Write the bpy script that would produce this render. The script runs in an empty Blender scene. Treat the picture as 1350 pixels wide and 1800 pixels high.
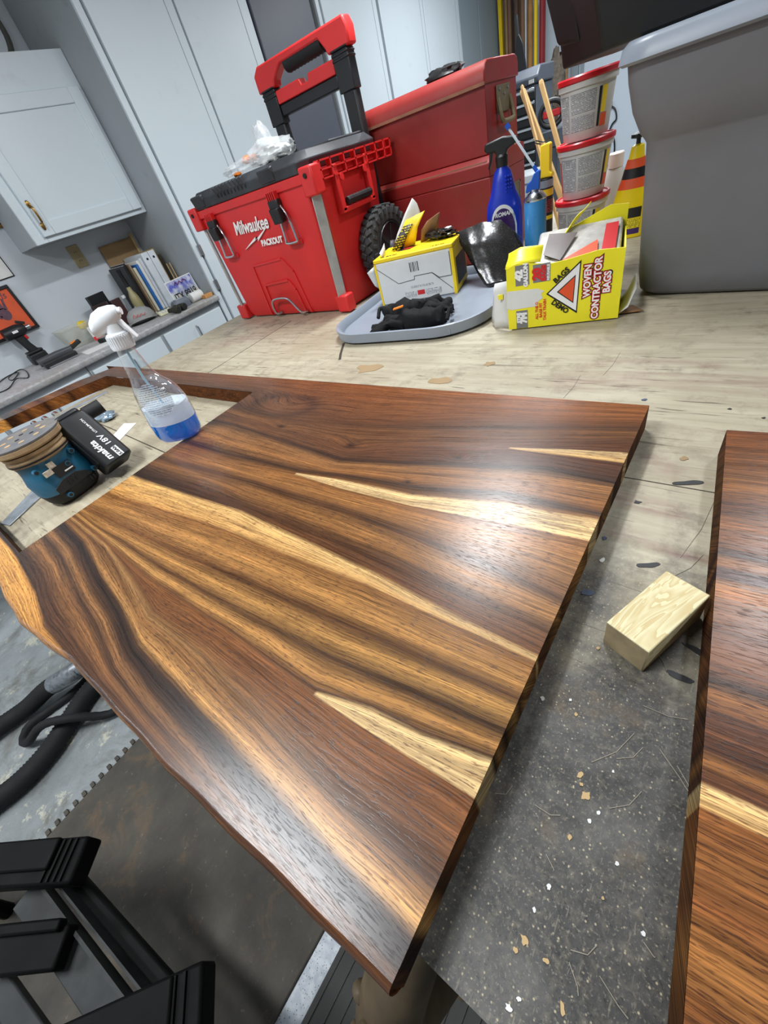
import bpy, bmesh, math, random
import numpy as np
from mathutils import Vector, Matrix, Euler, noise as mnoise

random.seed(7)
scene = bpy.context.scene
COL = scene.collection
BZ = 0.90            # height of the bench top above the floor; everything below is written relative to it
PI = math.pi

# ------------------------------------------------------------------ camera
cam_d = bpy.data.cameras.new('camera')
cam = bpy.data.objects.new('camera', cam_d)
COL.objects.link(cam)
pitch, roll, yaw = 0.702641, -0.3381526, 0.8470494
hd = Vector((-math.sin(yaw), math.cos(yaw), 0)); rt = Vector((math.cos(yaw), math.sin(yaw), 0)); up = Vector((0, 0, 1))
fw = hd * math.cos(pitch) - up * math.sin(pitch)
u0 = hd * math.sin(pitch) + up * math.cos(pitch)
rr = rt * math.cos(roll) + u0 * math.sin(roll)
uu = -rt * math.sin(roll) + u0 * math.cos(roll)
M = Matrix((rr, uu, -fw)).transposed().to_4x4()
M.translation = Vector((0, 0, 0.415 + BZ))
cam.matrix_world = M
cam_d.sensor_fit = 'VERTICAL'
cam_d.sensor_height = 36.0
cam_d.lens = 704.94 / 1800 * 36.0
cam_d.clip_start = 0.01
cam_d.clip_end = 60
scene.camera = cam

# ------------------------------------------------------------------ world, lights, exposure
scene.view_settings.view_transform = 'Standard'
scene.view_settings.look = 'None'
scene.view_settings.gamma = 1.0
scene.view_settings.use_curve_mapping = False
scene.view_settings.exposure = 0.0
scene.cycles.use_denoising = True
scene.cycles.max_bounces = 8
scene.cycles.caustics_reflective = False
scene.cycles.caustics_refractive = False
w = bpy.data.worlds.new('world'); scene.world = w; w.use_nodes = True
w.node_tree.nodes['Background'].inputs[0].default_value = (0.75, 0.85, 1.0, 1)
w.node_tree.nodes['Background'].inputs[1].default_value = 0.05

def area(name, loc, sx, sy, power, rot=(0, 0, 0), col=(0.93, 0.97, 1.0)):
    d = bpy.data.lights.new(name, 'AREA'); d.shape = 'RECTANGLE'; d.size = sx; d.size_y = sy
    d.energy = power; d.color = col
    o = bpy.data.objects.new(name, d); COL.objects.link(o)
    o.location = (loc[0], loc[1], loc[2] + BZ); o.rotation_euler = rot
    return o
CEIL = 1.75
# strip lamps under the ceiling; each sits in a housing built further down
LAMPS = [(-0.92, 1.68, 0.14, 0.80, 44), (-0.98, -0.375, 0.9, 0.14, 42), (0.46, 1.8, 0.14, 0.90, 20),
         (-1.3, 4.4, 1.15, 0.16, 55), (1.9, 0.4, 0.16, 1.15, 24), (-2.3, -1.6, 1.15, 0.16, 34)]  # last lamp is unseen fill, added to light the left counter
for lx, ly, sx, sy, pw in LAMPS:
    area('shop_light_tube', (lx, ly, CEIL - 0.075), sx, sy, pw)
# ------------------------------------------------------------------ helpers: materials
def s2l(c):
    c = c / 255.0
    return c / 12.92 if c <= 0.04045 else ((c + 0.055) / 1.055) ** 2.4
def rgb(r, g, b): return (s2l(r), s2l(g), s2l(b), 1.0)
class NT:
    def __init__(s, name):
        s.m = bpy.data.materials.new(name); s.m.use_nodes = True
        s.t = s.m.node_tree; s.n = s.t.nodes; s.b = s.n['Principled BSDF']
    def node(s, typ, **kw):
        x = s.n.new(typ)
        for k, v in kw.items(): setattr(x, k, v)
        return x
    def link(s, a, b): s.t.links.new(a, b); return b
    def setv(s, sock, v):
        if hasattr(v, 'is_output'): s.t.links.new(v, sock)
        else: sock.default_value = v
    def math(s, op, a, b=None, c=None, clamp=False):
        x = s.node('ShaderNodeMath', operation=op); x.use_clamp = clamp
        for i, v in enumerate((a, b, c)):
            if v is not None: s.setv(x.inputs[i], v)
        return x.outputs[0]
    def mix(s, f, a, b, mode='MIX'):
        x = s.node('ShaderNodeMix', data_type='RGBA', blend_type=mode)
        s.setv(x.inputs[0], f); s.setv(x.inputs[6], a); s.setv(x.inputs[7], b)
        return x.outputs[2]
    def ramp(s, f, lo, hi, a=0.0, b=1.0):
        x = s.node('ShaderNodeMapRange'); x.clamp = True
        s.setv(x.inputs[0], f); x.inputs[1].default_value = lo; x.inputs[2].default_value = hi
        x.inputs[3].default_value = a; x.inputs[4].default_value = b
        return x.outputs[0]
    def coord(s, kind='Object'): return s.node('ShaderNodeTexCoord').outputs[kind]
    def scale(s, v, sc, loc=(0, 0, 0), rot=(0, 0, 0)):
        x = s.node('ShaderNodeMapping'); s.setv(x.inputs[0], v)
        x.inputs['Scale'].default_value = sc; x.inputs['Location'].default_value = loc; x.inputs['Rotation'].default_value = rot
        return x.outputs[0]
    def noise(s, v, sc=5, det=3, rough=0.5, dist=0.0):
        x = s.node('ShaderNodeTexNoise'); s.setv(x.inputs['Vector'], v)
        x.inputs['Scale'].default_value = sc; x.inputs['Detail'].default_value = det
        x.inputs['Roughness'].default_value = rough; x.inputs['Distortion'].default_value = dist
        return x.outputs[0]
    def voro(s, v, sc=5, feat='F1', rnd=1.0):
        x = s.node('ShaderNodeTexVoronoi', feature=feat); s.setv(x.inputs['Vector'], v)
        x.inputs['Scale'].default_value = sc; x.inputs['Randomness'].default_value = rnd
        return x
    def bump(s, h, st=0.2, dist=0.002):
        x = s.node('ShaderNodeBump'); x.inputs['Strength'].default_value = st; x.inputs['Distance'].default_value = dist
        s.setv(x.inputs['Height'], h); s.link(x.outputs[0], s.b.inputs['Normal'])
    def attr(s, name):
        x = s.node('ShaderNodeAttribute', attribute_name=name); return x
    def base(s, c): s.setv(s.b.inputs['Base Color'], c)
    def rough(s, r): s.setv(s.b.inputs['Roughness'], r)

MATS = {}
def plastic(name, c, rough=0.45, metal=0.0, var=0.10, vscale=9.0, bump=0.0, bscale=60.0, spec=0.5, dirt=None, dirt_amt=0.35, coat=0.0):
    """A coloured surface with slight mottling, optional dust in patches and optional fine relief."""
    if name in MATS: return MATS[name]
    t = NT(name); co = t.coord()
    n = t.noise(co, vscale, 4, 0.55)
    col = rgb(*c)
    dark = tuple(x * (1 - var) for x in col[:3]) + (1,); lite = tuple(min(1, x * (1 + var)) for x in col[:3]) + (1,)
    out = t.mix(t.ramp(n, 0.3, 0.7), dark, lite)
    if dirt:
        d = t.ramp(t.noise(co, vscale * 0.7, 6, 0.65), 0.48, 0.72, 0, dirt_amt)
        out = t.mix(d, out, rgb(*dirt))
    t.base(out); t.b.inputs['Metallic'].default_value = metal
    t.rough(t.ramp(n, 0.3, 0.7, max(0.02, rough - 0.06), min(1, rough + 0.06)))
    t.b.inputs['Specular IOR Level'].default_value = spec
    t.b.inputs['Coat Weight'].default_value = coat
    if bump: t.bump(t.noise(co, bscale, 3, 0.6), bump, 0.001)
    MATS[name] = t.m
    return t.m

# ------------------------------------------------------------------ helpers: geometry
class MB:
    """Collects shapes; build() links them as ONE mesh object."""
    def __init__(s): s.v = []; s.f = []; s.mi = []; s.cur = 0
    def add(s, vs, fs, M=None):
        o = len(s.v)
        if M is not None: vs = [M @ Vector(p) for p in vs]
        s.v += [tuple(p) for p in vs]
        s.f += [tuple(i + o for i in f) for f in fs]; s.mi += [s.cur] * len(fs)
        return s
    def mat(s, i): s.cur = i; return s
    def box(s, c, d, rot=None, M=None, taper=None):
        hx, hy, hz = d[0] / 2, d[1] / 2, d[2] / 2
        tx, ty = taper if taper else (1, 1)
        vs = [(-hx, -hy, -hz), (hx, -hy, -hz), (hx, hy, -hz), (-hx, hy, -hz),
              (-hx * tx, -hy * ty, hz), (hx * tx, -hy * ty, hz), (hx * tx, hy * ty, hz), (-hx * tx, hy * ty, hz)]
        R = Euler(rot).to_matrix() if rot else Matrix.Identity(3)
        vs = [R @ Vector(p) + Vector(c) for p in vs]
        return s.add(vs, [(0, 3, 2, 1), (4, 5, 6, 7), (0, 1, 5, 4), (1, 2, 6, 5), (2, 3, 7, 6), (3, 0, 4, 7)], M)
    def bx(s, x0, x1, y0, y1, z0, z1, M=None):
        return s.box(((x0 + x1) / 2, (y0 + y1) / 2, (z0 + z1) / 2), (abs(x1 - x0), abs(y1 - y0), abs(z1 - z0)), None, M)
    def prism(s, poly, a0, a1, axis='z', M=None):
        """poly (2D) extruded along axis from a0 to a1. axis x: poly=(y,z); y: poly=(x,z); z: poly=(x,y)"""
        def P(p, a): return {'z': (p[0], p[1], a), 'y': (p[0], a, p[1]), 'x': (a, p[0], p[1])}[axis]
        n = len(poly)
        vs = [P(p, a0) for p in poly] + [P(p, a1) for p in poly]
        fs = [tuple(range(n - 1, -1, -1)), tuple(range(n, 2 * n))] + [(i, (i + 1) % n, n + (i + 1) % n, n + i) for i in range(n)]
        return s.add(vs, fs, M)
    def loft(s, rings, cap0=True, cap1=True, close=True, M=None):
        n = len(rings[0]); vs = [p for r in rings for p in r]; fs = []
        for k in range(len(rings) - 1):
            for i in range(n if close else n - 1):
                j = (i + 1) % n
                fs.append((k * n + i, k * n + j, (k + 1) * n + j, (k + 1) * n + i))
        if cap0: fs.append(tuple(range(n - 1, -1, -1)))
        if cap1: fs.append(tuple((len(rings) - 1) * n + i for i in range(n)))
        return s.add(vs, fs, M)
    def lathe(s, prof, n=24, M=None, sx=1.0, sy=1.0, cap0=True, cap1=True):
        return s.loft([[(r * sx * math.cos(2 * PI * i / n), r * sy * math.sin(2 * PI * i / n), z) for i in range(n)] for r, z in prof], cap0, cap1, True, M)
    def tube(s, pts, r, n=8, M=None, closed=False):
        pts = [Vector(p) for p in pts]; m = len(pts); rings = []
        rs = r if isinstance(r, (list, tuple)) else [r] * m
        ref = None
        for i, p in enumerate(pts):
            if closed: t = pts[(i + 1) % m] - pts[i - 1]
            else: t = pts[min(i + 1, m - 1)] - pts[max(i - 1, 0)]
            t.normalize()
            if ref is None:
                ref = t.orthogonal().normalized()
            else:
                ref = (ref - t * ref.dot(t)).normalized()
            b = t.cross(ref)
            rings.append([tuple(p + (ref * math.cos(2 * PI * k / n) + b * math.sin(2 * PI * k / n)) * rs[i]) for k in range(n)])
        if closed: rings.append(rings[0])
        return s.loft(rings, not closed, not closed, True, M)
    def sph(s, c, r, n=12, m=8, M=None):
        rx, ry, rz = r if isinstance(r, (tuple, list)) else (r, r, r)
        return s.loft([[(c[0] + rx * math.sin(a) * math.cos(2 * PI * i / n), c[1] + ry * math.sin(a) * math.sin(2 * PI * i / n), c[2] - rz * math.cos(a)) for i in range(n)]
                       for a in [max(0.02, min(PI - 0.02, PI * k / m)) for k in range(m + 1)]], True, True, True, M)
    def build(s, name, mats, parent=None, smooth=False, bev=0, seg=2, loc=None, rot=None, ang=35):
        me = bpy.data.meshes.new(name)
        me.from_pydata(s.v, [], s.f)
        if not isinstance(mats, (list, tuple)): mats = [mats]
        for m in mats: me.materials.append(m)
        if len(mats) > 1: me.polygons.foreach_set('material_index', s.mi)
        bm = bmesh.new(); bm.from_mesh(me); bmesh.ops.recalc_face_normals(bm, faces=bm.faces); bm.to_mesh(me); bm.free()
        if smooth or bev:
            me.polygons.foreach_set('use_smooth', [True] * len(me.polygons))
            me.set_sharp_from_angle(angle=math.radians(ang))
        o = bpy.data.objects.new(name, me); COL.objects.link(o)
        if bev:
            b = o.modifiers.new('bevel', 'BEVEL'); b.width = bev; b.segments = seg; b.limit_method = 'ANGLE'; b.angle_limit = math.radians(40)
            b.harden_normals = False
        if parent: o.parent = parent
        if loc: o.location = loc
        if rot: o.rotation_euler = rot
        return o
def rrect(w, h, r, n=5, cx=0, cy=0):
    out = []
    for (sx, sy, a0) in ((1, 1, 0), (-1, 1, 90), (-1, -1, 180), (1, -1, 270)):
        for k in range(n + 1):
            a = math.radians(a0 + 90 * k / n)
            out.append((cx + sx * (w / 2 - r) + r * math.cos(a), cy + sy * (h / 2 - r) + r * math.sin(a)))
    return out
def spline(pts, n=8, closed=False):
    """Catmull-Rom through points"""
    P = [Vector(p) for p in pts]; out = []; m = len(P)
    rng = range(m if closed else m - 1)
    for i in rng:
        p0 = P[(i - 1) % m] if closed or i > 0 else P[0] * 2 - P[1]
        p1, p2 = P[i], P[(i + 1) % m]
        p3 = P[(i + 2) % m] if closed or i + 2 < m else P[-1] * 2 - P[-2]
        for k in range(n):
            t = k / n
            out.append(0.5 * (2 * p1 + (p2 - p0) * t + (2 * p0 - 5 * p1 + 4 * p2 - p3) * t * t + (3 * p1 - p0 - 3 * p2 + p3) * t ** 3))
    if not closed: out.append(P[-1])
    return out
def tag(o, label, cat=None, group=None, kind=None, lift=True):
    """Every top-level object passes here once: label, category, group, kind, and the lift to bench height."""
    o['label'] = label
    if cat: o['category'] = cat
    if group: o['group'] = group
    if kind: o['kind'] = kind
    if lift: o.location.z += BZ
    return o
def thing(name, label, cat, loc=(0, 0, 0), rotz=0.0, group=None, rot=None):
    o = bpy.data.objects.new(name, None); COL.objects.link(o); o.empty_display_size = 0.05
    o.location = loc; o.rotation_euler = rot if rot else (0, 0, rotz)
    return tag(o, label, cat, group)
def dup(o, loc=None, rot=None, label=None, parent=None):
    """Copy of a thing with its parts and sub-parts; loc is bench-relative for top-level things."""
    c = o.copy(); COL.objects.link(c); c.parent = parent
    if loc is not None: c.location = (loc[0], loc[1], loc[2] + (BZ if parent is None else 0))
    if rot is not None: c.rotation_euler = rot
    if label: c['label'] = label
    for ch in list(o.children): dup(ch, parent=c)
    return c
def frame(o, x, y):
    """Matrix with origin o, local x along x, local y along y, z = x cross y"""
    x = Vector(x).normalized(); y = Vector(y); y = (y - x * y.dot(x)).normalized(); z = x.cross(y)
    m = Matrix((x, y, z)).transposed().to_4x4(); m.translation = Vector(o)
    return m
def text(name, body, size, mat, parent, M, shear=0.0, ext=0.0003, align='CENTER', bold=0.0, sx=1.0, space=1.0):
    """Lettering as a thin mesh: text lies in local xy of M, centred on its origin"""
    cu = bpy.data.curves.new(name, 'FONT'); cu.body = body; cu.size = size; cu.align_x = align; cu.align_y = 'CENTER'
    cu.shear = shear; cu.extrude = ext; cu.offset = bold; cu.resolution_u = 3; cu.space_character = space
    t = bpy.data.objects.new(name, cu); COL.objects.link(t)
    dg = bpy.context.evaluated_depsgraph_get()
    me = bpy.data.meshes.new_from_object(t.evaluated_get(dg)); me.name = name
    bpy.data.objects.remove(t); bpy.data.curves.remove(cu)
    me.transform(M @ Matrix.Diagonal((sx, 1, 1, 1)))
    me.materials.clear(); me.materials.append(mat)
    o = bpy.data.objects.new(name, me); COL.objects.link(o); o.parent = parent
    return o
def PW(mb, name, mats, parent, **kw):
    """Build a part written in bench coordinates under a top-level thing that may be turned"""
    o = mb.build(name, mats, parent, **kw)
    m = Matrix.LocRotScale(parent.location - Vector((0, 0, BZ)), parent.rotation_euler, None)
    o.data.transform(m.inverted())
    return o
# ------------------------------------------------------------------ the room
def paint_mat(name, c, grime=0.12, rough=0.55):
    t = NT(name); co = t.coord()
    n1 = t.noise(co, 1.3, 5, 0.6); n2 = t.noise(co, 14, 4, 0.6)
    col = t.mix(t.ramp(n1, 0.35, 0.7, 0, grime), rgb(*c), rgb(*[x * 0.82 for x in c]))
    col = t.mix(t.ramp(n2, 0.62, 0.8, 0, grime * 1.5), col, rgb(*[x * 0.7 for x in c]))
    t.base(col); t.rough(rough); t.bump(t.noise(co, 90, 3), 0.08, 0.001)
    return t.m
m_wall = paint_mat('wall_paint', (206, 213, 219), 0.10)
m_wallblue = paint_mat('wall_paint_pale_blue', (212, 223, 234), 0.05)
m_ceil = paint_mat('ceiling_paint', (205, 208, 210), 0.08)
m_cab = paint_mat('cabinet_white_paint', (214, 224, 230), 0.10, 0.38)
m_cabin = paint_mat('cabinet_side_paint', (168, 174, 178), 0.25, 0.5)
m_slate = paint_mat('slate_paint', (84, 88, 100), 0.15, 0.45)
m_grey = paint_mat('grey_panel_paint', (150, 162, 170), 0.10, 0.5)
m_dark_gap = plastic('dark_seam', (22, 22, 24), 0.8)
m_steel = plastic('worn_steel', (170, 172, 175), 0.32, 0.9, 0.15, 30)
m_chrome = plastic('bright_steel', (205, 207, 210), 0.18, 1.0, 0.05, 30)
m_brass = plastic('aged_brass', (150, 118, 62), 0.3, 1.0, 0.3, 80)
m_black = plastic('black_plastic', (22, 23, 25), 0.45, 0, 0.2, 12, 0.15, 200)
m_blackrub = plastic('black_rubber', (20, 20, 21), 0.7, 0, 0.25, 20, 0.3, 150)
m_white = plastic('white_plastic', (228, 232, 236), 0.35)
m_paper = plastic('white_paper', (222, 222, 218), 0.8, 0, 0.04, 20)

def floor_mat():
    t = NT('painted_concrete'); co = t.coord()
    big = t.noise(co, 2.2, 6, 0.65); mid = t.noise(co, 9, 6, 0.7); fine = t.noise(co, 70, 4, 0.6)
    col = t.mix(t.ramp(big, 0.35, 0.65), rgb(132, 137, 138), rgb(164, 170, 172))
    chip = t.ramp(t.math('ADD', mid, t.math('MULTIPLY', fine, 0.25)), 0.70, 0.76)
    col = t.mix(t.math('MULTIPLY', chip, 0.8), col, rgb(206, 202, 182))
    stain = t.ramp(t.noise(co, 4.5, 5, 0.7, 0.6), 0.48, 0.66, 0, 0.75)
    col = t.mix(stain, col, rgb(96, 92, 82))
    sp = t.voro(co, 160); col = t.mix(t.ramp(sp.outputs[0], 0.10, 0.18, 0.8, 0), col, rgb(60, 66, 74))
    t.base(col); t.rough(t.ramp(big, 0.3, 0.7, 0.35, 0.6)); t.bump(t.math('ADD', mid, fine), 0.2, 0.003)
    return t.m
m_floor = floor_mat()
X0, X1, Y0, Y1 = -3.4, 3.6, -3.2, 6.55
def struct(name, mb, m, label):
    o = mb.build(name, m); return tag(o, label, None, None, 'structure')
struct('floor', MB().bx(X0 - 0.1, X1 + 0.1, Y0 - 0.1, Y1 + 0.1, -BZ - 0.1, -BZ), m_floor, 'worn grey painted concrete garage floor')
struct('ceiling', MB().bx(X0 - 0.1, X1 + 0.1, Y0 - 0.1, Y1 + 0.1, CEIL, CEIL + 0.1), m_ceil, 'off white garage ceiling')
struct('wall_left', MB().bx(X0 - 0.1, X0, Y0, Y1, -BZ, CEIL), m_wall, 'pale grey painted wall behind the counter')
struct('wall_back', MB().bx(X0, X1, Y1, Y1 + 0.1, -BZ, CEIL), m_wallblue, 'pale blue white wall at the back')
struct('wall_right', MB().bx(X1, X1 + 0.1, Y0, Y1, -BZ, CEIL), m_wall, 'pale grey painted wall on the right')
struct('wall_front', MB().bx(X0, X1, Y0 - 0.1, Y0, -BZ, CEIL), m_wall, 'pale grey painted wall behind the viewer')
tr = MB(); tr.bx(-2.05, -1.97, Y1 - 0.03, Y1, -BZ, CEIL); tr.bx(-1.955, -1.92, Y1 - 0.02, Y1, -BZ, CEIL)
struct('trim_1', tr, m_grey, 'grey door trim on the back wall')
m_housing = plastic('lamp_housing_white', (225, 226, 226), 0.4)
for i, (lx, ly, sx, sy, pw) in enumerate(LAMPS):
    t_ = thing('shop_light', ('strip light above the far half of the bench', 'strip light above the near bench edge', 'strip light above the grey tote', 'strip light at the back of the garage', 'strip light at the right of the garage', 'added strip light near left that fills the counter')[i], 'light', (lx, ly, CEIL - 0.001), group='ceiling strip lights')
    h = MB(); h.bx(-sx / 2 - 0.02, sx / 2 + 0.02, -sy / 2 - 0.02, sy / 2 + 0.02, -0.06, 0)
    h.build('housing', m_housing, t_, bev=0.008)

# ------------------------------------------------------------------ upper cabinet over the counter
U = thing('wall_cabinet', 'white wall cabinet with one panelled door and a brass handle', 'cabinet', (-3.25, 1.33, 0.524))
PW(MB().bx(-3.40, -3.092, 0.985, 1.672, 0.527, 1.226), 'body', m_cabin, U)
fr = MB()
fr.bx(-3.092, -3.076, 0.985, 1.05, 0.524, 1.228); fr.bx(-3.092, -3.076, 1.05, 1.672, 0.524, 0.565); fr.bx(-3.092, -3.076, 1.05, 1.672, 1.075, 1.228); fr.bx(-3.092, -3.076, 1.64, 1.672, 0.565, 1.075)
PW(fr, 'face_frame', m_cab, U, bev=0.002)
d = MB()
y0, y1, z0, z1, fwid = 1.038, 1.648, 0.548, 1.088, 0.062
x0, x1 = -3.0755, -3.056
d.bx(x0, x1, y0, y0 + fwid, z0, z1); d.bx(x0, x1, y1 - fwid, y1, z0, z1)
d.bx(x0, x1, y0 + fwid, y1 - fwid, z0, z0 + fwid); d.bx(x0, x1, y0 + fwid, y1 - fwid, z1 - fwid, z1)
dr = PW(d, 'door', m_cab, U, bev=0.003)
pn = PW(MB().bx(x0 + 0.002, x1 - 0.008, y0 + fwid - 0.004, y1 - fwid + 0.004, z0 + fwid - 0.004, z1 - fwid + 0.004), 'door_panel', m_cab, U)
pn.parent = dr
hb = MB()
yy = 1.062
for zz in (0.592, 0.690):
    hb.sph((x1 + 0.003, yy, zz), (0.004, 0.010, 0.018), 10, 6)
    hb.tube([(x1, yy, zz), (x1 + 0.022, yy, zz)], 0.005, 8)
hb.tube(spline([(x1 + 0.02, yy, 0.582), (x1 + 0.026, yy, 0.61), (x1 + 0.028, yy, 0.641), (x1 + 0.026, yy, 0.672), (x1 + 0.02, yy, 0.70)], 5), [0.003] * 5 + [0.006] * 11 + [0.003] * 5, 8)
hh = PW(hb, 'handle', m_brass, U, smooth=True); hh.parent = dr; hh['label'] = 'aged brass bow handle'

# ------------------------------------------------------------------ counter run along the left wall
m_lam = NT('grey_laminate'); co = m_lam.coord()
m_lam.base(m_lam.mix(m_lam.ramp(m_lam.noise(co, 60, 4), 0.4, 0.6), rgb(158, 158, 160), rgb(182, 182, 184)))
m_lam.base(m_lam.mix(m_lam.ramp(m_lam.noise(co, 3, 5), 0.45, 0.7, 0, 0.5), m_lam.b.inputs['Base Color'].links[0].from_socket, rgb(140, 130, 118))); m_lam.rough(0.4); m_lam = m_lam.m
ct = MB()
prof = [(-3.398, -0.022), (-2.752, -0.022), (-2.745, -0.018), (-2.741, -0.008), (-2.742, 0.004), (-2.748, 0.011), (-2.76, 0.0135), (-3.398, 0.0135)]
ct.prism(prof, -1.6, 1.668, 'y')
o = ct.build('counter_top', m_lam, smooth=True); tag(o, 'grey laminate countertop with rounded front edge along the left wall', 'countertop')
def base_cab(ya, yb, label, first=False):
    L = thing('base_cabinet', label, 'cabinet', (-3.08, (ya + yb) / 2, -BZ), group='painted base cabinets under the counter')
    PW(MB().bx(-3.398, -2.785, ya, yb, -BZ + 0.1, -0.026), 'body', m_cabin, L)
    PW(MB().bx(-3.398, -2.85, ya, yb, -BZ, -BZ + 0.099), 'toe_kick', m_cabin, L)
    n = 2; wd = (yb - ya) / n
    for k in range(n):
        a, b = ya + k * wd + 0.012, ya + (k + 1) * wd - 0.012
        dw = PW(MB().bx(-2.784, -2.766, a, b, -0.185, -0.058), 'drawer', m_cab, L, bev=0.003)
        h = PW(MB().tube([(-2.766, (a + b) / 2, -0.16), (-2.748, (a + b) / 2, -0.155), (-2.748, (a + b) / 2, -0.10), (-2.766, (a + b) / 2, -0.095)], 0.005, 8), 'handle', m_steel, L, smooth=True); h.parent = dw
        f = MB(); f.bx(-2.784, -2.766, a, a + 0.055, -0.76, -0.2); f.bx(-2.784, -2.766, b - 0.055, b, -0.76, -0.2); f.bx(-2.784, -2.766, a + 0.055, b - 0.055, -0.255, -0.2); f.bx(-2.784, -2.766, a + 0.055, b - 0.055, -0.76, -0.705)
        f.bx(-2.784, -2.774, a + 0.05, b - 0.05, -0.71, -0.25)
        PW(f, 'door', m_cab, L, bev=0.002)
base_cab(0.72, 1.668, 'pale painted base cabinet under the counter end beside the tall pantry')
base_cab(-0.28, 0.716, 'pale painted base cabinet under the counter beside the cut-out in the wooden countertop')

# ------------------------------------------------------------------ tall cabinets
def tall(ya, yb, doors, label, hinge=False):
    L = thing('pantry_cabinet', label, 'cabinet', (-3.08, (ya + yb) / 2, -BZ))
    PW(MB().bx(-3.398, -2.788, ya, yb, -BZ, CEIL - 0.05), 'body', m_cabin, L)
    for fa, fb in ((ya - 0.0005, ya + 0.036), (yb - 0.03, yb)): PW(MB().bx(-2.788, -2.770, fa, fb, -BZ, CEIL - 0.05), 'face_frame', m_cab, L, bev=0.002)
    for a, b in doors:
        s = MB(); st = 0.055
        s.bx(-2.789, -2.760, a, b, -BZ + 0.1, CEIL - 0.08)
        dd = PW(s, 'door', m_cab, L, bev=0.003)
        g = PW(MB().bx(-2.7602, -2.7585, b - st, b - st + 0.003, -BZ + 0.12, CEIL - 0.1), 'stile_groove', m_grey, L); g.parent = dd
    if hinge:
        for z in (0.262, 0.06, -0.55):
            h = MB(); h.bx(-2.770, -2.757, ya + 0.024, ya + 0.048, z - 0.028, z + 0.028); h.tube([(-2.756, ya + 0.037, z - 0.03), (-2.756, ya + 0.037, z + 0.03)], 0.004, 8)
            PW(h, 'hinge', m_steel, L, smooth=True)
    return L
tall(1.674, 2.765, [(1.722, 2.222), (2.236, 2.738)], 'tall white pantry cabinet with two doors next to the counter', True)
L = thing('refrigerator', 'tall dark slate grey panel door between the white pantry cabinets', 'refrigerator', (-3.08, 3.09, -BZ))
PW(MB().bx(-3.398, -2.84, 2.80, 3.375, -BZ, CEIL - 0.2), 'body', m_slate, L)
PW(MB().bx(-2.838, -2.79, 2.805, 3.37, -BZ + 0.1, CEIL - 0.22), 'door', m_slate, L, bev=0.008)
PW(MB().tube([(-2.79, 2.85, 0.1), (-2.755, 2.85, 0.13), (-2.755, 2.85, 0.55), (-2.79, 2.85, 0.58)], 0.012, 8), 'handle', m_slate, L, smooth=True)
tall(3.40, 5.475, [(3.445, 4.105), (4.14, 4.80), (4.81, 5.44)], 'tall white pantry cabinet with three doors behind the red toolbox')
L = thing('utility_cabinet', 'tall plain grey utility cabinet at the far end of the cabinet run', 'cabinet', (-3.08, 5.95, -BZ))
PW(MB().bx(-3.398, -2.80, 5.48, 6.42, -BZ, CEIL - 0.1), 'body', m_grey, L)
for a, b in ((5.49, 5.885), (5.905, 6.41)): PW(MB().bx(-2.799, -2.775, a, b, -BZ + 0.06, CEIL - 0.14), 'door', m_grey, L, bev=0.003)
# ------------------------------------------------------------------ grid surfaces carrying colour data
def grid_mesh(name, P, attrs, mats, extra=None):
    """P: (n,m,3) array of points -> quad grid; attrs: {name: (type, (n,m[,k]) array)}"""
    n, m = P.shape[:2]
    idx = np.arange(n * m).reshape(n, m)
    F = np.stack([idx[:-1, :-1], idx[1:, :-1], idx[1:, 1:], idx[:-1, 1:]], -1).reshape(-1, 4)
    return P.reshape(-1, 3), F, {k: (t, a.reshape(n * m, -1)) for k, (t, a) in attrs.items()}
def join_grids(name, grids, mat, smooth=True):
    V = []; F = []; A = {}; o = 0
    for v, f, a in grids:
        V.append(v); F.append(f + o); o += len(v)
        for k, (t, x) in a.items(): A.setdefault(k, (t, []))[1].append(x)
    V = np.concatenate(V); F = np.concatenate(F)
    me = bpy.data.meshes.new(name)
    me.vertices.add(len(V)); me.vertices.foreach_set('co', V.astype('f').ravel())
    me.loops.add(F.size); me.loops.foreach_set('vertex_index', F.astype('i').ravel())
    me.polygons.add(len(F)); me.polygons.foreach_set('loop_start', np.arange(0, F.size, 4, dtype='i'))
    me.update(calc_edges=True)
    for k, (t, xs) in A.items():
        x = np.concatenate(xs)
        at = me.attributes.new(k, t, 'POINT')
        if t == 'FLOAT_COLOR': at.data.foreach_set('color', np.concatenate([x, np.ones((len(x), 1))], 1).astype('f').ravel())
        elif t == 'FLOAT_VECTOR': at.data.foreach_set('vector', x.astype('f').ravel())
        else: at.data.foreach_set('value', x.astype('f').ravel())
    if smooth: me.polygons.foreach_set('use_smooth', [True] * len(F)); me.set_sharp_from_angle(angle=math.radians(40))
    me.materials.append(mat); me.validate(); me.update()
    ob = bpy.data.objects.new(name, me); COL.objects.link(ob)
    return ob
def smooth01(x): x = np.clip(x, 0, 1); return x * x * (3 - 2 * x)
def stroke(X, Y, pts, width):
    """soft mask of a painted stroke along a polyline"""
    best = np.full(X.shape, 9.0)
    for (ax, ay), (bx, by) in zip(pts[:-1], pts[1:]):
        dx, dy = bx - ax, by - ay; L2 = dx * dx + dy * dy + 1e-12
        t = np.clip(((X - ax) * dx + (Y - ay) * dy) / L2, 0, 1)
        best = np.minimum(best, np.hypot(X - ax - t * dx, Y - ay - t * dy))
    return np.exp(-(best / width) ** 2)

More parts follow.
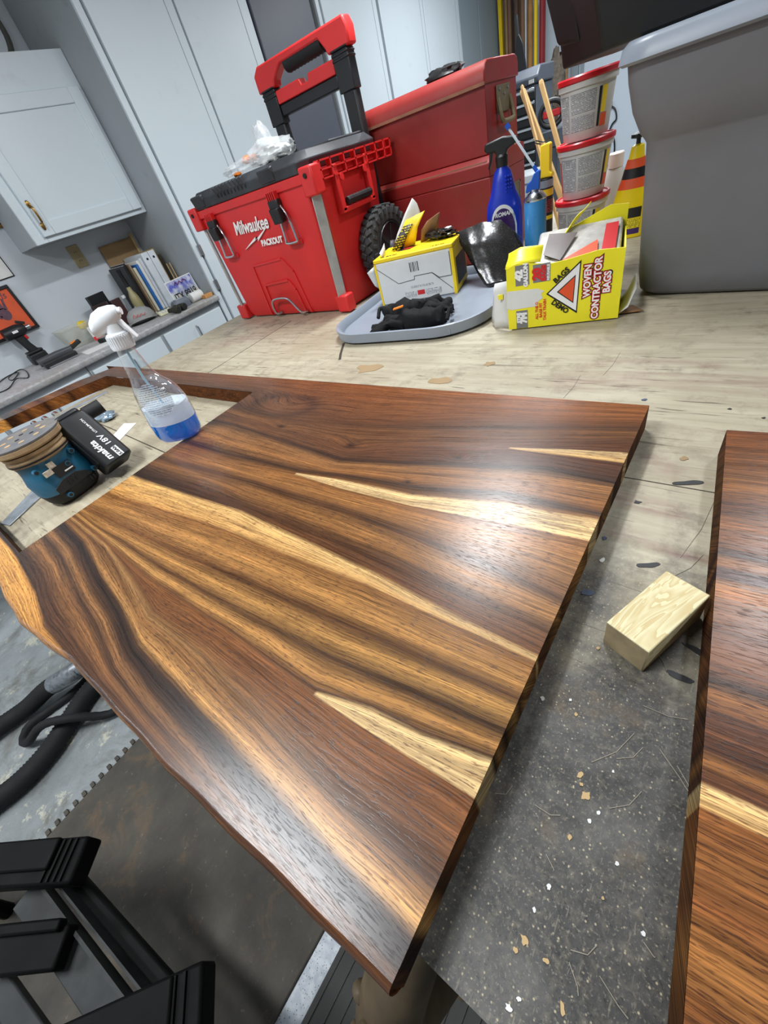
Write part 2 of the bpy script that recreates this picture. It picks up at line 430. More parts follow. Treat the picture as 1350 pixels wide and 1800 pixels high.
# ------------------------------------------------------------------ the workbench
def bench_mat():
    t = NT('stained_plywood'); co = t.coord()
    g = t.attr('grime').outputs['Fac']; red = t.attr('red').outputs['Fac']
    grain = t.noise(t.scale(co, (5, 60, 1)), 1.0, 6, 0.65, 0.4)
    big = t.noise(co, 3.0, 5, 0.6); mid = t.noise(co, 16, 6, 0.7); fine = t.noise(co, 130, 4, 0.65)
    cream = t.mix(t.ramp(grain, 0.35, 0.68), rgb(182, 174, 152), rgb(156, 146, 124))
    cream = t.mix(t.ramp(big, 0.42, 0.72, 0, 0.6), cream, rgb(140, 126, 104))
    cream = t.mix(t.ramp(mid, 0.52, 0.72, 0, 0.6), cream, rgb(116, 103, 86))
    crack = t.ramp(t.noise(t.scale(co, (7, 110, 1)), 1.0, 3, 0.6, 1.2), 0.62, 0.68, 0, 0.8)
    cream = t.mix(crack, cream, rgb(84, 72, 58))
    cream = t.mix(t.math('MULTIPLY', red, t.ramp(t.noise(t.scale(co, (10, 60, 1)), 1, 5, 0.7), 0.35, 0.65)), cream, rgb(118, 72, 72))
    # dark worn area: grime with sawdust specks and scuffs
    dk = t.mix(t.ramp(t.noise(co, 9, 9, 0.82, 0.2), 0.32, 0.70), rgb(26, 26, 27), rgb(84, 82, 79))
    dk = t.mix(t.ramp(fine, 0.50, 0.72, 0, 0.45), dk, rgb(122, 114, 98))
    hair = t.noise(t.scale(co, (420, 60, 1), (0, 0, 0), (0, 0, 0.9)), 1.0, 2, 0.5); dk = t.mix(t.ramp(hair, 0.68, 0.74, 0, 0.35), dk, rgb(150, 142, 122))
    hair2 = t.noise(t.scale(co, (420, 60, 1), (0, 0, 0), (0, 0, -0.4)), 1.0, 2, 0.5); dk = t.mix(t.ramp(hair2, 0.69, 0.74, 0, 0.35), dk, rgb(140, 132, 114))
    dk = t.mix(t.ramp(t.noise(co, 420, 3, 0.7), 0.56, 0.66, 0, 0.6), dk, rgb(132, 126, 112))
    dk = t.mix(t.ramp(t.noise(co, 300, 3, 0.7), 0.34, 0.42, 0.6, 0), dk, rgb(18, 18, 18))
    haze = t.noise(co, 6.5, 5, 0.6, 0.4); dk = t.mix(t.ramp(haze, 0.52, 0.70, 0, 0.55), dk, rgb(118, 116, 112)); dk = t.mix(t.ramp(haze, 0.30, 0.46, 0.75, 0), dk, rgb(22, 22, 23))
    dk = t.mix(t.ramp(t.noise(co, 13, 4, 0.7), 0.58, 0.72, 0, 0.4), dk, rgb(120, 98, 70))
    vo = t.voro(co, 330); sep = t.node('ShaderNodeSeparateColor'); t.link(vo.outputs['Color'], sep.inputs[0])
    pick = t.math('GREATER_THAN', sep.outputs[0], 0.78)
    speck = t.math('MULTIPLY', t.ramp(vo.outputs[0], 0.12, 0.3, 1, 0), pick)
    dk = t.mix(t.math('MULTIPLY', speck, 0.7), dk, rgb(186, 172, 142))
    edge = t.math('ADD', g, t.math('MULTIPLY', t.math('SUBTRACT', mid, 0.5), 0.9))
    edge = t.math('ADD', edge, t.math('MULTIPLY', t.math('SUBTRACT', fine, 0.5), 0.5))
    col = t.mix(t.math('MULTIPLY', t.ramp(edge, 0.25, 0.85), 1.0), cream, dk)
    t.base(col); t.rough(t.ramp(mid, 0.3, 0.7, 0.42, 0.62))
    t.bump(t.math('ADD', t.math('MULTIPLY', grain, 0.6), t.math('ADD', fine, speck)), 0.18, 0.0015)
    return t.m
m_bench = bench_mat()
BX0, BX1, BY0, BY1 = -2.0, 1.25, -0.046, 2.55
xs = np.linspace(BX0, BX1, 261); ys = np.linspace(BY0, BY1, 210)
X, Y = np.meshgrid(xs, ys, indexing='ij')
X, T01 = X, (Y - BY0) / (BY1 - BY0)
front = BY0 + np.minimum(X, 0) * 0.017          # the near edge is not quite square to the room
Y = front + (BY1 - front) * T01
grime = smooth01((0.50 - Y) / 0.42) * smooth01((X + 0.80) / 0.45)
grime += 0.35 * stroke(X, Y, [(-0.07, 0.62), (-0.05, 0.3)], 0.03) + 0.25 * stroke(X, Y, [(0.0, 0.5), (0.04, 0.3)], 0.025)  # shadow beside the slab edges, painted into the mask with the grime
grime += 0.30 * stroke(X, Y, [(-1.9, -0.04), (-1.0, -0.04)], 0.04)  # shaded strip along the front of the opening, painted into the same mask
grime += 0.34 * stroke(X, Y, [(-1.85, 1.0), (-1.6, 1.13), (-1.25, 1.12)], 0.09) + 0.16 * stroke(X, Y, [(-1.2, .8), (-.4, .86), (.6, .78)], .06) + 0.2 * stroke(X, Y, [(.1, 1.0), (.6, 1.0)], .08)
red = 0.9 * stroke(X, Y, [(-0.07, 0.465), (0.0, 0.455)], 0.012) + 0.8 * stroke(X, Y, [(-0.1, 0.41), (0.05, 0.385)], 0.006)
red += 0.7 * stroke(X, Y, [(-0.05, 0.555), (-0.02, 0.54)], 0.012) + 0.45 * stroke(X, Y, [(-0.22, 0.76), (-0.1, 0.80), (0.25, 0.78)], 0.035)
red += 0.5 * stroke(X, Y, [(-0.22, 0.83), (-0.15, 0.86), (0.0, 0.85)], 0.012) + 0.5 * stroke(X, Y, [(-1.7, 0.95), (-1.5, 1.05)], 0.05)
Pt = np.stack([X, Y, np.zeros_like(X)], -1)
WB = thing('workbench', 'large plywood workbench, cream and stained, dark with grime along its near edge', 'workbench', (0, 0, -BZ))
top = join_grids('bench_top', [grid_mesh('t', Pt + [0, 0, BZ], {'grime': ('FLOAT', grime), 'red': ('FLOAT', red)}, None)], m_bench)
top.parent = WB
m_ply = plastic('plywood_edge', (70, 58, 46), 0.7, 0, 0.3, 40, 0.2, 120)
m_stud = plastic('bench_lumber', (150, 120, 82), 0.7, 0, 0.2, 14, 0.2, 60)
PW(MB().prism([(BX0, BY0 + BX0 * 0.017), (0, BY0), (BX1, BY0), (BX1, BY1), (BX0, BY1)], -0.036, -0.0006, 'z'), 'bench_board', m_ply, WB)
PW(MB().bx(BX0 + 0.06, BX1 - 0.06, BY0 + 0.05, BY0 + 0.09, -0.14, -0.037), 'apron', m_stud, WB)
PW(MB().bx(BX0 + 0.06, BX1 - 0.06, BY1 - 0.1, BY1 - 0.06, -0.14, -0.037), 'apron', m_stud, WB)
for a in (BX0 + 0.06, BX1 - 0.15):
    for b in (BY0 + 0.09, 1.2, BY1 - 0.2): PW(MB().bx(a, a + 0.09, b, b + 0.09, -BZ, -0.037), 'leg', m_stud, WB, bev=0.004)
# seams between the plywood sheets and marks left on them, raised by less than the thickness of a coin
m_seam = plastic('seam_black', (58, 50, 40), 0.9)
def flat_line(pts, w, name, m, z=0.0004):
    mb = MB()
    for k, ((ax, ay), (bx_, by)) in enumerate(zip(pts[:-1], pts[1:])):
        dx, dy = bx_ - ax, by - ay; L = math.hypot(dx, dy) + 1e-9; nx, ny = -dy / L * w / 2, dx / L * w / 2
        mb.prism([(ax + nx, ay + ny), (ax - nx, ay - ny), (bx_ - nx, by - ny), (bx_ + nx, by + ny)], -0.0003, z, 'z')
    return PW(mb, name, m, WB)
flat_line([(-0.36, 0.512), (-0.06, 0.508), (0.03, 0.507), (1.2, 0.49)], 0.0014, 'sheet_seam', m_seam)
flat_line([(-1.02, 0.30), (-1.5, 0.33), (-1.95, 0.35)], 0.003, 'sheet_seam', m_seam)
flat_line([(-1.45, 0.66), (-1.47, 1.16)], 0.003, 'sheet_seam', m_seam)
flat_line([(-0.98, 0.945), (-0.93, 0.87), (-0.90, 0.83)], 0.008, 'pencil_mark', m_seam)
def blob(x, y, r, m, seed, sx=1.0, rot=0.0, name='paint_spot', h=0.0008):
    rnd = random.Random(seed); k = 10; pts = []
    for i in range(k):
        a = 2 * PI * i / k; q = r * rnd.uniform(0.55, 1.1); p = Vector((q * math.cos(a) * sx, q * math.sin(a))); p.rotate(Matrix.Rotation(rot, 2))
        pts.append((x + p.x, y + p.y))
    pts = [(q[0], q[1]) for q in spline([(a, b, 0) for a, b in pts], 2, True)]
    return PW(MB().prism(pts, -0.0003, h, 'z'), name, m, WB)
m_pblue = plastic('dried_blue_paint', (62, 74, 98), 0.5); m_pwhite = plastic('dried_white_paint', (206, 206, 204), 0.5)
m_pblack = plastic('dried_black_paint', (40, 40, 42), 0.5); m_ptan = plastic('dried_glue', (176, 148, 104), 0.6); m_scr2 = plastic('pale_scratch', (138, 130, 116), 0.7); m_prust = plastic('rust_stain', (150, 126, 92), 0.8)
for i, (x, y, r, m, sx, ro) in enumerate([
    (-0.057, 0.298, 0.0052, m_pblue, 1.4, 0.3), (-0.055, 0.350, 0.0030, m_pwhite, 1.5, 0.8), (-0.011, 0.361, 0.0045, m_pblack, 2.6, 0.5), (-0.062, 0.385, 0.0037, m_pblue, 1, 0),
    (-0.029, 0.237, 0.0021, m_ptan, 1, 0), (-0.058, 0.163, 0.0021, m_pwhite, 1, 0), (-0.011, 0.118, 0.0022, m_ptan, 1.5, 1), (-0.008, 0.112, 0.0017, m_ptan, 1.2, 0),
    (-0.003, 0.106, 0.0034, m_ptan, 1.3, 0.6), (-0.012, 0.002, 0.0034, m_ptan, 0.8, 1), (-0.015, -0.006, 0.0019, m_ptan, 1, 0), (0.004, 0.091, 0.0017, m_pwhite, 1, 0),
    (0.008, 0.100, 0.0017, m_pwhite, 1, 0), (-0.005, 0.073, 0.0021, m_ptan, 1, 0), (0.018, -0.013, 0.0034, m_ptan, 0.5, 0.5), (-0.009, -0.032, 0.0018, m_pwhite, 1.3, 0.3),
    (-0.005, -0.025, 0.0014, m_pwhite, 1.4, 0.4), (0.004, 0.517, 0.0055, m_pblack, 3.5, 0.35), (0.039, 0.240, 0.0045, m_pblack, 3, -0.1), (0.047, 0.273, 0.0041, m_pblack, 3, -0.3),
    (-0.009, 0.569, 0.0052, m_prust, 1, 0), (-0.087, 0.718, 0.0041, m_pblue, 1.2, 0), (-0.043, 0.462, 0.0032, m_pblack, 1.6, 0.3), (-0.506, 0.740, 0.0201, m_prust, 1.6, 0),
    (-0.421, 0.830, 0.0123, m_prust, 1.2, 0.5), (-0.752, 0.785, 0.0267, m_prust, 1.8, 0), (0.027, 0.708, 0.0027, m_pblack, 1, 0), (0.067, 0.690, 0.0025, m_pblack, 1, 0),
    (0.008, 0.320, 0.0016, m_pwhite, 1, 0), (-0.036, 0.174, 0.0015, m_pwhite, 1, 0), (-0.028, 0.164, 0.0019, m_ptan, 1, 0), (0.010, 0.134, 0.0013, m_pwhite, 1, 0),
    (-0.012, 0.020, 0.0016, m_pwhite, 1, 0), (0.003, 0.001, 0.0015, m_ptan, 1.5, 0.2), (0.027, 0.076, 0.0015, m_pwhite, 1, 0), (0.049, 0.049, 0.0014, m_pwhite, 1, 0),
    (-0.008, 0.037, 0.0020, m_pwhite, 0.8, 0), (0.024, 0.052, 0.0011, m_ptan, 1, 0)]):
    blob(x, y, r, m, i, sx, ro)
for a, b in [
    ((-0.006, 0.132), (0.017, 0.172)), ((0.010, 0.145), (0.025, 0.164)), ((0.036, 0.169), (0.061, 0.146)), ((0.049, 0.163), (0.061, 0.147)),
    ((0.014, 0.107), (0.031, 0.131)), ((-0.034, 0.079), (-0.015, 0.083)), ((-0.064, 0.069), (-0.054, 0.082)), ((0.032, 0.014), (0.050, 0.006)),
    ((0.014, 0.015), (0.027, 0.027)), ((0.015, 0.009), (0.024, -0.002)), ((0.008, 0.270), (0.034, 0.231)), ((0.050, 0.045), (0.057, 0.042)),
    ((0.034, 0.492), (0.016, 0.385)), ((0.035, 0.397), (0.013, 0.353)), ((-0.172, 0.797), (-0.166, 0.894)), ((-0.215, 0.705), (-0.212, 0.794)),
    ((0.018, 0.199), (0.050, 0.204)), ((-0.016, 0.054), (-0.008, 0.048))]:
    flat_line([a, ((a[0] + b[0]) / 2 + 0.003, (a[1] + b[1]) / 2 - 0.002), b], 0.0005, 'scratch', m_scr2, 0.0006)
# ------------------------------------------------------------------ live-edge countertops
def wood_mat():
    t = NT('oiled_acacia'); c = t.attr('wc').outputs['Color']; g = t.attr('wg').outputs['Vector']
    wob = t.noise(t.scale(g, (3.5, 9, 1)), 1.0, 3, 0.5)
    sep = t.node('ShaderNodeSeparateXYZ'); t.link(g, sep.inputs[0])
    v2 = t.math('ADD', sep.outputs[1], t.math('MULTIPLY', t.math('SUBTRACT', wob, 0.5), 0.020))
    cmb = t.node('ShaderNodeCombineXYZ'); t.link(sep.outputs[0], cmb.inputs[0]); t.link(v2, cmb.inputs[1]); t.link(sep.outputs[2], cmb.inputs[2])
    q = cmb.outputs[0]
    s1 = t.noise(t.scale(q, (1.6, 75, 1)), 1.0, 5, 0.62)           # broad streaks
    s2 = t.noise(t.scale(q, (5, 330, 1)), 1.0, 4, 0.6)            # fine streaks
    s3 = t.noise(t.scale(q, (14, 760, 1)), 1.0, 3, 0.6)            # hairline streaks
    pores = t.noise(t.scale(q, (85, 820, 1)), 1.0, 2, 0.5)          # short dark pores
    curl = t.noise(t.scale(q, (32, 7, 1)), 1.0, 3, 0.5)            # ripple figure across the grain
    col = t.mix(t.ramp(s1, 0.34, 0.50, 0.55, 0), c, t.mix(1.0, c, (0.38, 0.34, 0.32, 1), 'MULTIPLY'))
    col = t.mix(t.ramp(s1, 0.52, 0.68, 0, 0.45), col, t.mix(1.0, c, (1.55, 1.45, 1.3, 1), 'MULTIPLY'))
    col = t.mix(t.ramp(s2, 0.36, 0.50, 0.55, 0), col, t.mix(1.0, col, (0.42, 0.36, 0.33, 1), 'MULTIPLY'))
    col = t.mix(t.ramp(s2, 0.52, 0.66, 0, 0.45), col, t.mix(1.0, col, (1.6, 1.45, 1.25, 1), 'MULTIPLY'))
    col = t.mix(t.ramp(s3, 0.38, 0.50, 0.70, 0), col, t.mix(1.0, col, (0.45, 0.38, 0.34, 1), 'MULTIPLY'))
    col = t.mix(t.ramp(s3, 0.52, 0.66, 0, 0.50), col, t.mix(1.0, col, (1.7, 1.55, 1.3, 1), 'MULTIPLY'))
    pm = t.math('MULTIPLY', t.ramp(pores, 0.57, 0.63), t.ramp(s1, 0.3, 0.6, 0.95, 0.7))
    col = t.mix(pm, col, t.mix(1.0, col, (0.33, 0.25, 0.22, 1), 'MULTIPLY'))
    col = t.mix(t.ramp(curl, 0.5, 0.72, 0, 0.22), col, t.mix(1.0, col, (1.5, 1.4, 1.25, 1), 'MULTIPLY'))
    col = t.mix(1.0, col, (0.93, 0.99, 0.90, 1), 'MULTIPLY')
    t.base(col)
    raw = t.attr('raw').outputs['Fac']
    t.rough(t.math('ADD', t.math('ADD', t.ramp(s2, 0.3, 0.7, 0.25, 0.33), t.math('MULTIPLY', pm, 0.1)), t.math('MULTIPLY', raw, 0.5)))
    t.link(t.math('MULTIPLY_ADD', raw, -0.34, 0.42), t.b.inputs['Specular IOR Level'])
    t.bump(t.math('SUBTRACT', t.math('MULTIPLY', s2, 0.35), t.math('MULTIPLY', pm, 0.6)), 0.10, 0.0008)
    return t.m
m_wood = wood_mat()
def lin(c): return np.array([s2l(v) for v in c])
SAP = (212, 176, 132); SAPY = (198, 154, 104)
# grain lines of the big countertop, back to front: points (x, y), colour at the left end, colour at the right end
GR = [
 ([(-1, .66)], (118, 68, 38), (132, 76, 42)),
 ([(-1, .600), (-.5, .595), (-.07, .615)], (104, 64, 42), (138, 82, 46)),
 ([(-1, .560), (-.851, .545), (-.579, .500), (-.431, .520), (-.304, .549), (-.19, .562), (-.077, .585)], (84, 54, 38), (112, 66, 38)),
 ([(-1, .53), (-.7, .485), (-.5, .485), (-.34, .515), (-.2, .545), (-.077, .570)], (92, 58, 38), (74, 44, 28)),
 ([(-1, .49), (-.887, .475), (-.563, .460), (-.386, .490), (-.251, .520), (-.151, .543), (-.077, .556)], (80, 50, 34), (108, 68, 40)),
 ([(-1, .46), (-.5, .43), (-.3, .47), (-.077, .530)], (112, 72, 44), (84, 50, 32)),
 ([(-1, .445), (-.5, .415), (-.222, .4835), (-.149, .498), (-.078, .509)], (96, 60, 38), (92, 54, 34)),
 ([(-1, .444), (-.5, .414), (-.222, .482), (-.149, .496), (-.078, .507)], (96, 60, 38), SAP, -.222),
 ([(-1, .4435), (-.5, .4135), (-.222, .481), (-.145, .484), (-.074, .487)], (96, 60, 38), SAPY, -.222),
 ([(-1, .4425), (-.5, .4125), (-.222, .480), (-.145, .482), (-.074, .485)], (96, 60, 38), (84, 48, 32)),
 ([(-1, .425), (-.859, .420), (-.489, .385), (-.376, .407), (-.281, .430), (-.158, .458), (-.075, .456)], (98, 62, 40), (72, 42, 28)),
 ([(-1, .415), (-.859, .412), (-.489, .377), (-.376, .399), (-.281, .422), (-.158, .448), (-.121, .446), (-.075, .444)], (54, 34, 26), (46, 28, 22)),
 ([(-1, .395), (-.859, .395), (-.489, .366), (-.376, .388), (-.281, .408), (-.158, .428), (-.075, .432)], (120, 80, 50), (140, 94, 58)),
 ([(-1, .355), (-.8, .35), (-.5, .345), (-.3, .375), (-.19, .395), (-.07, .395)], (136, 90, 54), (134, 86, 50)),
 ([(-1, .325), (-.8, .320), (-.55, .327), (-.457, .342), (-.303, .357), (-.19, .383), (-.072, .384)], (50, 31, 23), (48, 28, 20)),
 ([(-1, .306), (-.737, .306), (-.549, .3205), (-.449, .333), (-.313, .341), (-.181, .367), (-.122, .370), (-.074, .376)], (116, 74, 44), (128, 84, 46)),
 ([(-1, .3055), (-.737, .3055), (-.549, .319), (-.449, .329), (-.313, .335), (-.181, .361), (-.122, .364), (-.074, .370)], (116, 74, 44), SAP, -.549),
 ([(-1, .305), (-.737, .305), (-.549, .3165), (-.434, .314), (-.3, .318), (-.167, .332), (-.066, .339)], (116, 74, 44), SAP, -.549),
 ([(-1, .3045), (-.737, .3045), (-.549, .3155), (-.434, .3125), (-.3, .3165), (-.167, .330), (-.066, .337)], (112, 72, 42), (132, 84, 46)),
 ([(-1, .28), (-.7, .285), (-.4, .292), (-.2, .30), (-.07, .305)], (134, 88, 52), (160, 108, 62)),
 ([(-1, .258), (-.906, .255), (-.612, .271), (-.4, .274), (-.269, .269), (-.162, .263), (-.07, .250)], (64, 40, 28), (84, 52, 32)),
 ([(-1, .24), (-.7, .248), (-.4, .25), (-.07, .235)], (110, 70, 42), (158, 108, 62)),
 ([(-1, .215), (-.7, .222), (-.5, .224), (-.3, .222), (-.07, .21)], (58, 36, 25), (96, 60, 36)),
 ([(-1, .190), (-.921, .190), (-.696, .201), (-.574, .209), (-.457, .205), (-.365, .202), (-.281, .199), (-.2, .192), (-.07, .184)], (46, 28, 21), (96, 58, 34)),
 ([(-1, .180), (-.921, .182), (-.696, .193), (-.574, .202), (-.457, .197), (-.365, .194), (-.281, .191), (-.2, .184), (-.12, .1785), (-.06, .1775)], (196, 148, 92), (212, 172, 122)),
 ([(-1, .132), (-.907, .137), (-.649, .163), (-.53, .168), (-.43, .171), (-.347, .175), (-.271, .1785), (-.2, .1770), (-.12, .1770), (-.06, .1765)], (182, 130, 76), (196, 150, 100)),
 ([(-1, .124), (-.907, .129), (-.649, .156), (-.53, .163), (-.43, .167), (-.347, .172), (-.271, .1765), (-.2, .1755), (-.12, .1758), (-.06, .1755)], (120, 78, 44), (124, 82, 48)),
 ([(-1, .09), (-.7, .115), (-.4, .135), (-.06, .150)], (156, 108, 66), (172, 122, 72)),
 ([(-1, .075), (-.602, .095), (-.396, .112), (-.254, .122), (-.151, .130), (-.059, .138)], (104, 66, 40), (78, 48, 30)),
 ([(-1, .068), (-.870, .064), (-.602, .079), (-.396, .091), (-.254, .102), (-.151, .115), (-.059, .127)], (150, 104, 62), (176, 128, 76)),
 ([(-1, .062), (-.870, .058), (-.6, .062), (-.4, .072), (-.254, .082), (-.151, .097), (-.059, .108)], (104, 68, 42), (54, 34, 24)),
 ([(-1, .058), (-.870, .054), (-.6, .050), (-.4, .058), (-.25, .062), (-.15, .080), (-.06, .094)], (176, 128, 78), (164, 116, 70)),
 ([(-1, .055), (-.870, .051), (-.6, .042), (-.4, .047), (-.242, .049), (-.182, .065), (-.128, .071), (-.06, .086)], (112, 72, 44), (56, 34, 25)),
 ([(-1, .0535), (-.870, .0495), (-.6, .040), (-.4, .0455), (-.242, .0455), (-.182, .060), (-.128, .066), (-.06, .080)], (112, 72, 44), SAP, -.242),
 ([(-1, .0525), (-.870, .0485), (-.6, .0385), (-.4, .0445), (-.242, .0445), (-.171, .047), (-.117, .050), (-.06, .0525)], (112, 72, 44), SAP, -.242),
 ([(-1, .0515), (-.870, .0475), (-.6, .0375), (-.4, .0435), (-.242, .0435), (-.171, .0455), (-.117, .0485), (-.06, .051)], (112, 72, 44), (112, 68, 40)),
 ([(-1, .050), (-.768, .0445), (-.619, .028), (-.53, .014), (-.4, .022), (-.253, .022), (-.06, .026)], (72, 46, 32), (124, 76, 44)),
 ([(-1, .047), (-.768, .043), (-.619, .020), (-.53, .003), (-.448, .004), (-.397, .005), (-.253, -.004), (-.157, -.010), (-.06, -.008)], (164, 120, 78), (70, 44, 30)),
 ([(-1, .043), (-.768, .035), (-.619, .010), (-.53, -.008), (-.4, -.008), (-.253, -.014), (-.06, -.018)], (84, 54, 36), (150, 102, 60)),
 ([(-1, .038), (-.839, .030), (-.688, .006), (-.594, -.005), (-.498, -.022), (-.331, -.025), (-.152, -.032), (-.06, -.031)], (126, 84, 52), (196, 144, 90)),
 ([(-1, .030), (-.839, .023), (-.688, -.002), (-.594, -.012), (-.498, -.031), (-.425, -.033), (-.331, -.034), (-.239, -.038), (-.06, -.039)], (44, 28, 24), (70, 46, 34)),
 ([(-1, .024), (-.839, .016), (-.688, -.008), (-.594, -.018), (-.498, -.037), (-.425, -.039), (-.331, -.039), (-.239, -.044), (-.06, -.044)], (34, 23, 20), (38, 27, 25)),
 ([(-1, .012), (-.839, .004), (-.688, -.018), (-.594, -.028), (-.498, -.047), (-.425, -.050), (-.331, -.051), (-.239, -.055), (-.06, -.055)], (78, 50, 34), (48, 33, 29)),
 ([(-1, .004), (-.839, -.004), (-.688, -.026), (-.594, -.036), (-.498, -.056), (-.425, -.059), (-.331, -.060), (-.06, -.060)], (150, 104, 66), (92, 60, 42)),
 ([(-1, -.008), (-.839, -.016), (-.688, -.038), (-.594, -.048), (-.498, -.066), (-.4, -.068), (-.3, -.066), (-.06, -.062)], (58, 38, 29), (74, 48, 36)),
 ([(-1, -.024), (-.839, -.032), (-.688, -.056), (-.594, -.062), (-.498, -.074), (-.4, -.075), (-.3, -.072), (-.06, -.064)], (134, 90, 56), (104, 66, 42)),
 ([(-1, -.046), (-.839, -.050), (-.688, -.072), (-.5, -.082), (-.3, -.076), (-.06, -.066)], (70, 44, 30), (88, 54, 36)),
 ([(-1, -.062), (-.944, -.064), (-.786, -.076), (-.682, -.092), (-.5, -.089), (-.3, -.080), (-.06, -.067)], (44, 28, 22), (96, 58, 36)),
 ([(-1, -.066), (-.944, -.068), (-.786, -.080), (-.682, -.0985), (-.5, -.093), (-.3, -.083), (-.06, -.068)], (192, 134, 72), (112, 68, 38)),
 ([(-1, -.13), (-.7, -.125), (-.3, -.1), (-.06, -.08)], (200, 142, 78), (124, 76, 40)),
]
def grain_field(X, Y, guides):
    """colour and cross-grain coordinate at each point, following the guide lines"""
    sh = X.shape; x = X.ravel(); y = Y.ravel(); K = len(guides)
    Yk = np.stack([np.interp(x, [p[0] for p in g[0]], [p[1] for p in g[0]]) for g in guides])
    for k in range(1, K): Yk[k] = np.minimum(Yk[k], Yk[k - 1] - 2e-4)
    xr = np.linspace(-0.95, -0.07, 40) if guides[0][0][0][0] == -1 else np.array([0.05])
    Yr = np.stack([np.interp(xr, [p[0] for p in g[0]], [p[1] for p in g[0]]) for g in guides]); gap = np.maximum(Yr[:-1] - Yr[1:], 2e-4)
    vk = np.concatenate([[0.66], 0.66 - np.cumsum(0.5 * gap.mean(1) + 0.5 * gap.max(1))])
    tl = np.clip((x + 0.95) / 0.87, 0, 1)[:, None]
    CL = np.stack([lin(g[1]) for g in guides]); TIP = np.array([g[3] if len(g) > 3 else -9.0 for g in guides]); CR = np.stack([lin(g[2]) for g in guides])
    k = np.clip((Yk > y[None]).sum(0) - 1, 0, K - 2); i = np.arange(len(x))
    ya, yb = Yk[k, i], Yk[k + 1, i]
    f = np.clip((ya - y) / np.maximum(ya - yb, 1e-6), 0, 1)
    v = vk[k] + (vk[k + 1] - vk[k]) * f
    def cmix(kk):
        tt = np.where(TIP[kk] > -5, (x > TIP[kk]) * 1.0, tl[:, 0])[:, None]
        return CL[kk] * (1 - tt) + CR[kk] * tt
    ca = cmix(k); cb = cmix(k + 1)
    c = ca * (1 - f[:, None]) + cb * f[:, None]
    return c.reshape(sh + (3,)), v.reshape(sh)
TH = 0.040
lx = [-2.4, -1.2, -.96, -.85, -.75, -.66, -.58, -.46, -.33, -.24, -.17, -.11, -.068]
ly = [-.115, -.110, -.108, -.115, -.117, -.108, -.096, -.092, -.087, -.081, -.076, -.072, -.070]
def live(x): return np.interp(x, lx, ly) + 0.0005 * np.sin(x * 61)
BACK = 0.632
XR, XH = -0.069, -0.965
def wood_patch(X, Y, Z, shade=None, end=False):
    c, v = grain_field(X, Y, GR)
    # swirl of a knot at the back left
    r = np.hypot((X + .80) / 0.115, (Y - .515) / 0.048)
    ring = np.exp(-(r - 0.85) ** 2 / 0.05) * 0.55
    c = c * (1 - ring[..., None]) + lin((52, 34, 28)) * ring[..., None]
    core = np.exp(-(r / 0.7) ** 4) * 0.6
    c = c * (1 - core[..., None]) + lin((112, 70, 46)) * core[..., None]
    v = v + 0.05 * np.exp(-r ** 2) 
    for kx, ky, kr in ((-.72, .437, .006), (-.50, .418, .007), (-.335, .362, .004), (-.288, .437, .004)):
        kk = np.exp(-(np.hypot((X - kx) / 1.8, Y - ky) / kr) ** 2)
        c = c * (1 - 0.75 * kk[..., None]); v = v + 0.012 * np.exp(-(np.hypot((X - kx) / 2.2, Y - ky) / (kr * 2.5)) ** 2)
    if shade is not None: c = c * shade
    g = np.stack([X * (14.0 if end else 1.0), v + (Z * 0.9 if end else 0), Z * 0 + (7.3 if end else 0)], -1)
    return {'wc': ('FLOAT_COLOR', c), 'wg': ('FLOAT_VECTOR', g), 'raw': ('FLOAT', Z * 0 + (1.0 if end else 0.0))}
def patch(X, Y, Z, **k): return grid_mesh('w', np.stack([X, Y, Z], -1), wood_patch(X, Y, Z, **k), None)
def wall_patch(xa, xb, ya, yb, n, shade):
    """vertical cut face from (xa,ya) to (xb,yb)"""
    t = np.linspace(0, 1, n); z = np.array([TH - 0.0012, TH * 0.66, TH * 0.33, 0.0])
    X = np.repeat((xa + (xb - xa) * t)[:, None], 4, 1); Y = np.repeat((ya + (yb - ya) * t)[:, None], 4, 1); Z = np.repeat(z[None], n, 0)
    return patch(X, Y, Z, shade=shade, end=True)
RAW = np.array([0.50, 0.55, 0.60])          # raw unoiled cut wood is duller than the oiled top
grids = []
# main field, front edge rounded over and bellied out
xs = np.linspace(XH, XR, 300)
rows = np.concatenate([np.linspace(0, 0.10, 40), np.linspace(0.10, 1, 430)[1:]])
Lf = live(xs) + 0.007
Xm = np.repeat(xs[:, None], len(rows), 1); Ym = Lf[:, None] + (BACK - Lf[:, None]) * rows[None]
Zm = np.full_like(Xm, TH)
grids.append(patch(Xm, Ym, Zm))
def front_round(xs):
    a = [(0.007, TH), (0.0048, TH - 0.0006), (0.0026, TH - 0.0024), (0.0008, TH - 0.007), (0.0, TH - 0.017), (0.001, TH - 0.026), (0.004, TH - 0.034), (0.009, 0.0)]
    X = np.repeat(xs[:, None], len(a), 1); Y = np.stack([live(xs) + d for d, z in a], 1); Z = np.repeat(np.array([z for d, z in a])[None], len(xs), 0)
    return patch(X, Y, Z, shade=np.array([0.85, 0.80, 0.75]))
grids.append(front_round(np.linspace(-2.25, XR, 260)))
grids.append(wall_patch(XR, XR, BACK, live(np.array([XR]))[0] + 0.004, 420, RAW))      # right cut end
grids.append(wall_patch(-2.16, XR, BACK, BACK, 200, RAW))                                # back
HX, HB, HF = XH, 0.553, -0.057
HL = [(-1.97, HB), (-2.03, 0.44), (-2.17, 0.10), (-2.20, HF)]                           # left side of the opening
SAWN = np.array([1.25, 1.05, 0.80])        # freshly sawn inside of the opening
grids.append(wall_patch(HX, HX, HF, HB, 160, SAWN)); grids.append(wall_patch(HX, HL[0][0], HB, HB, 120, SAWN))
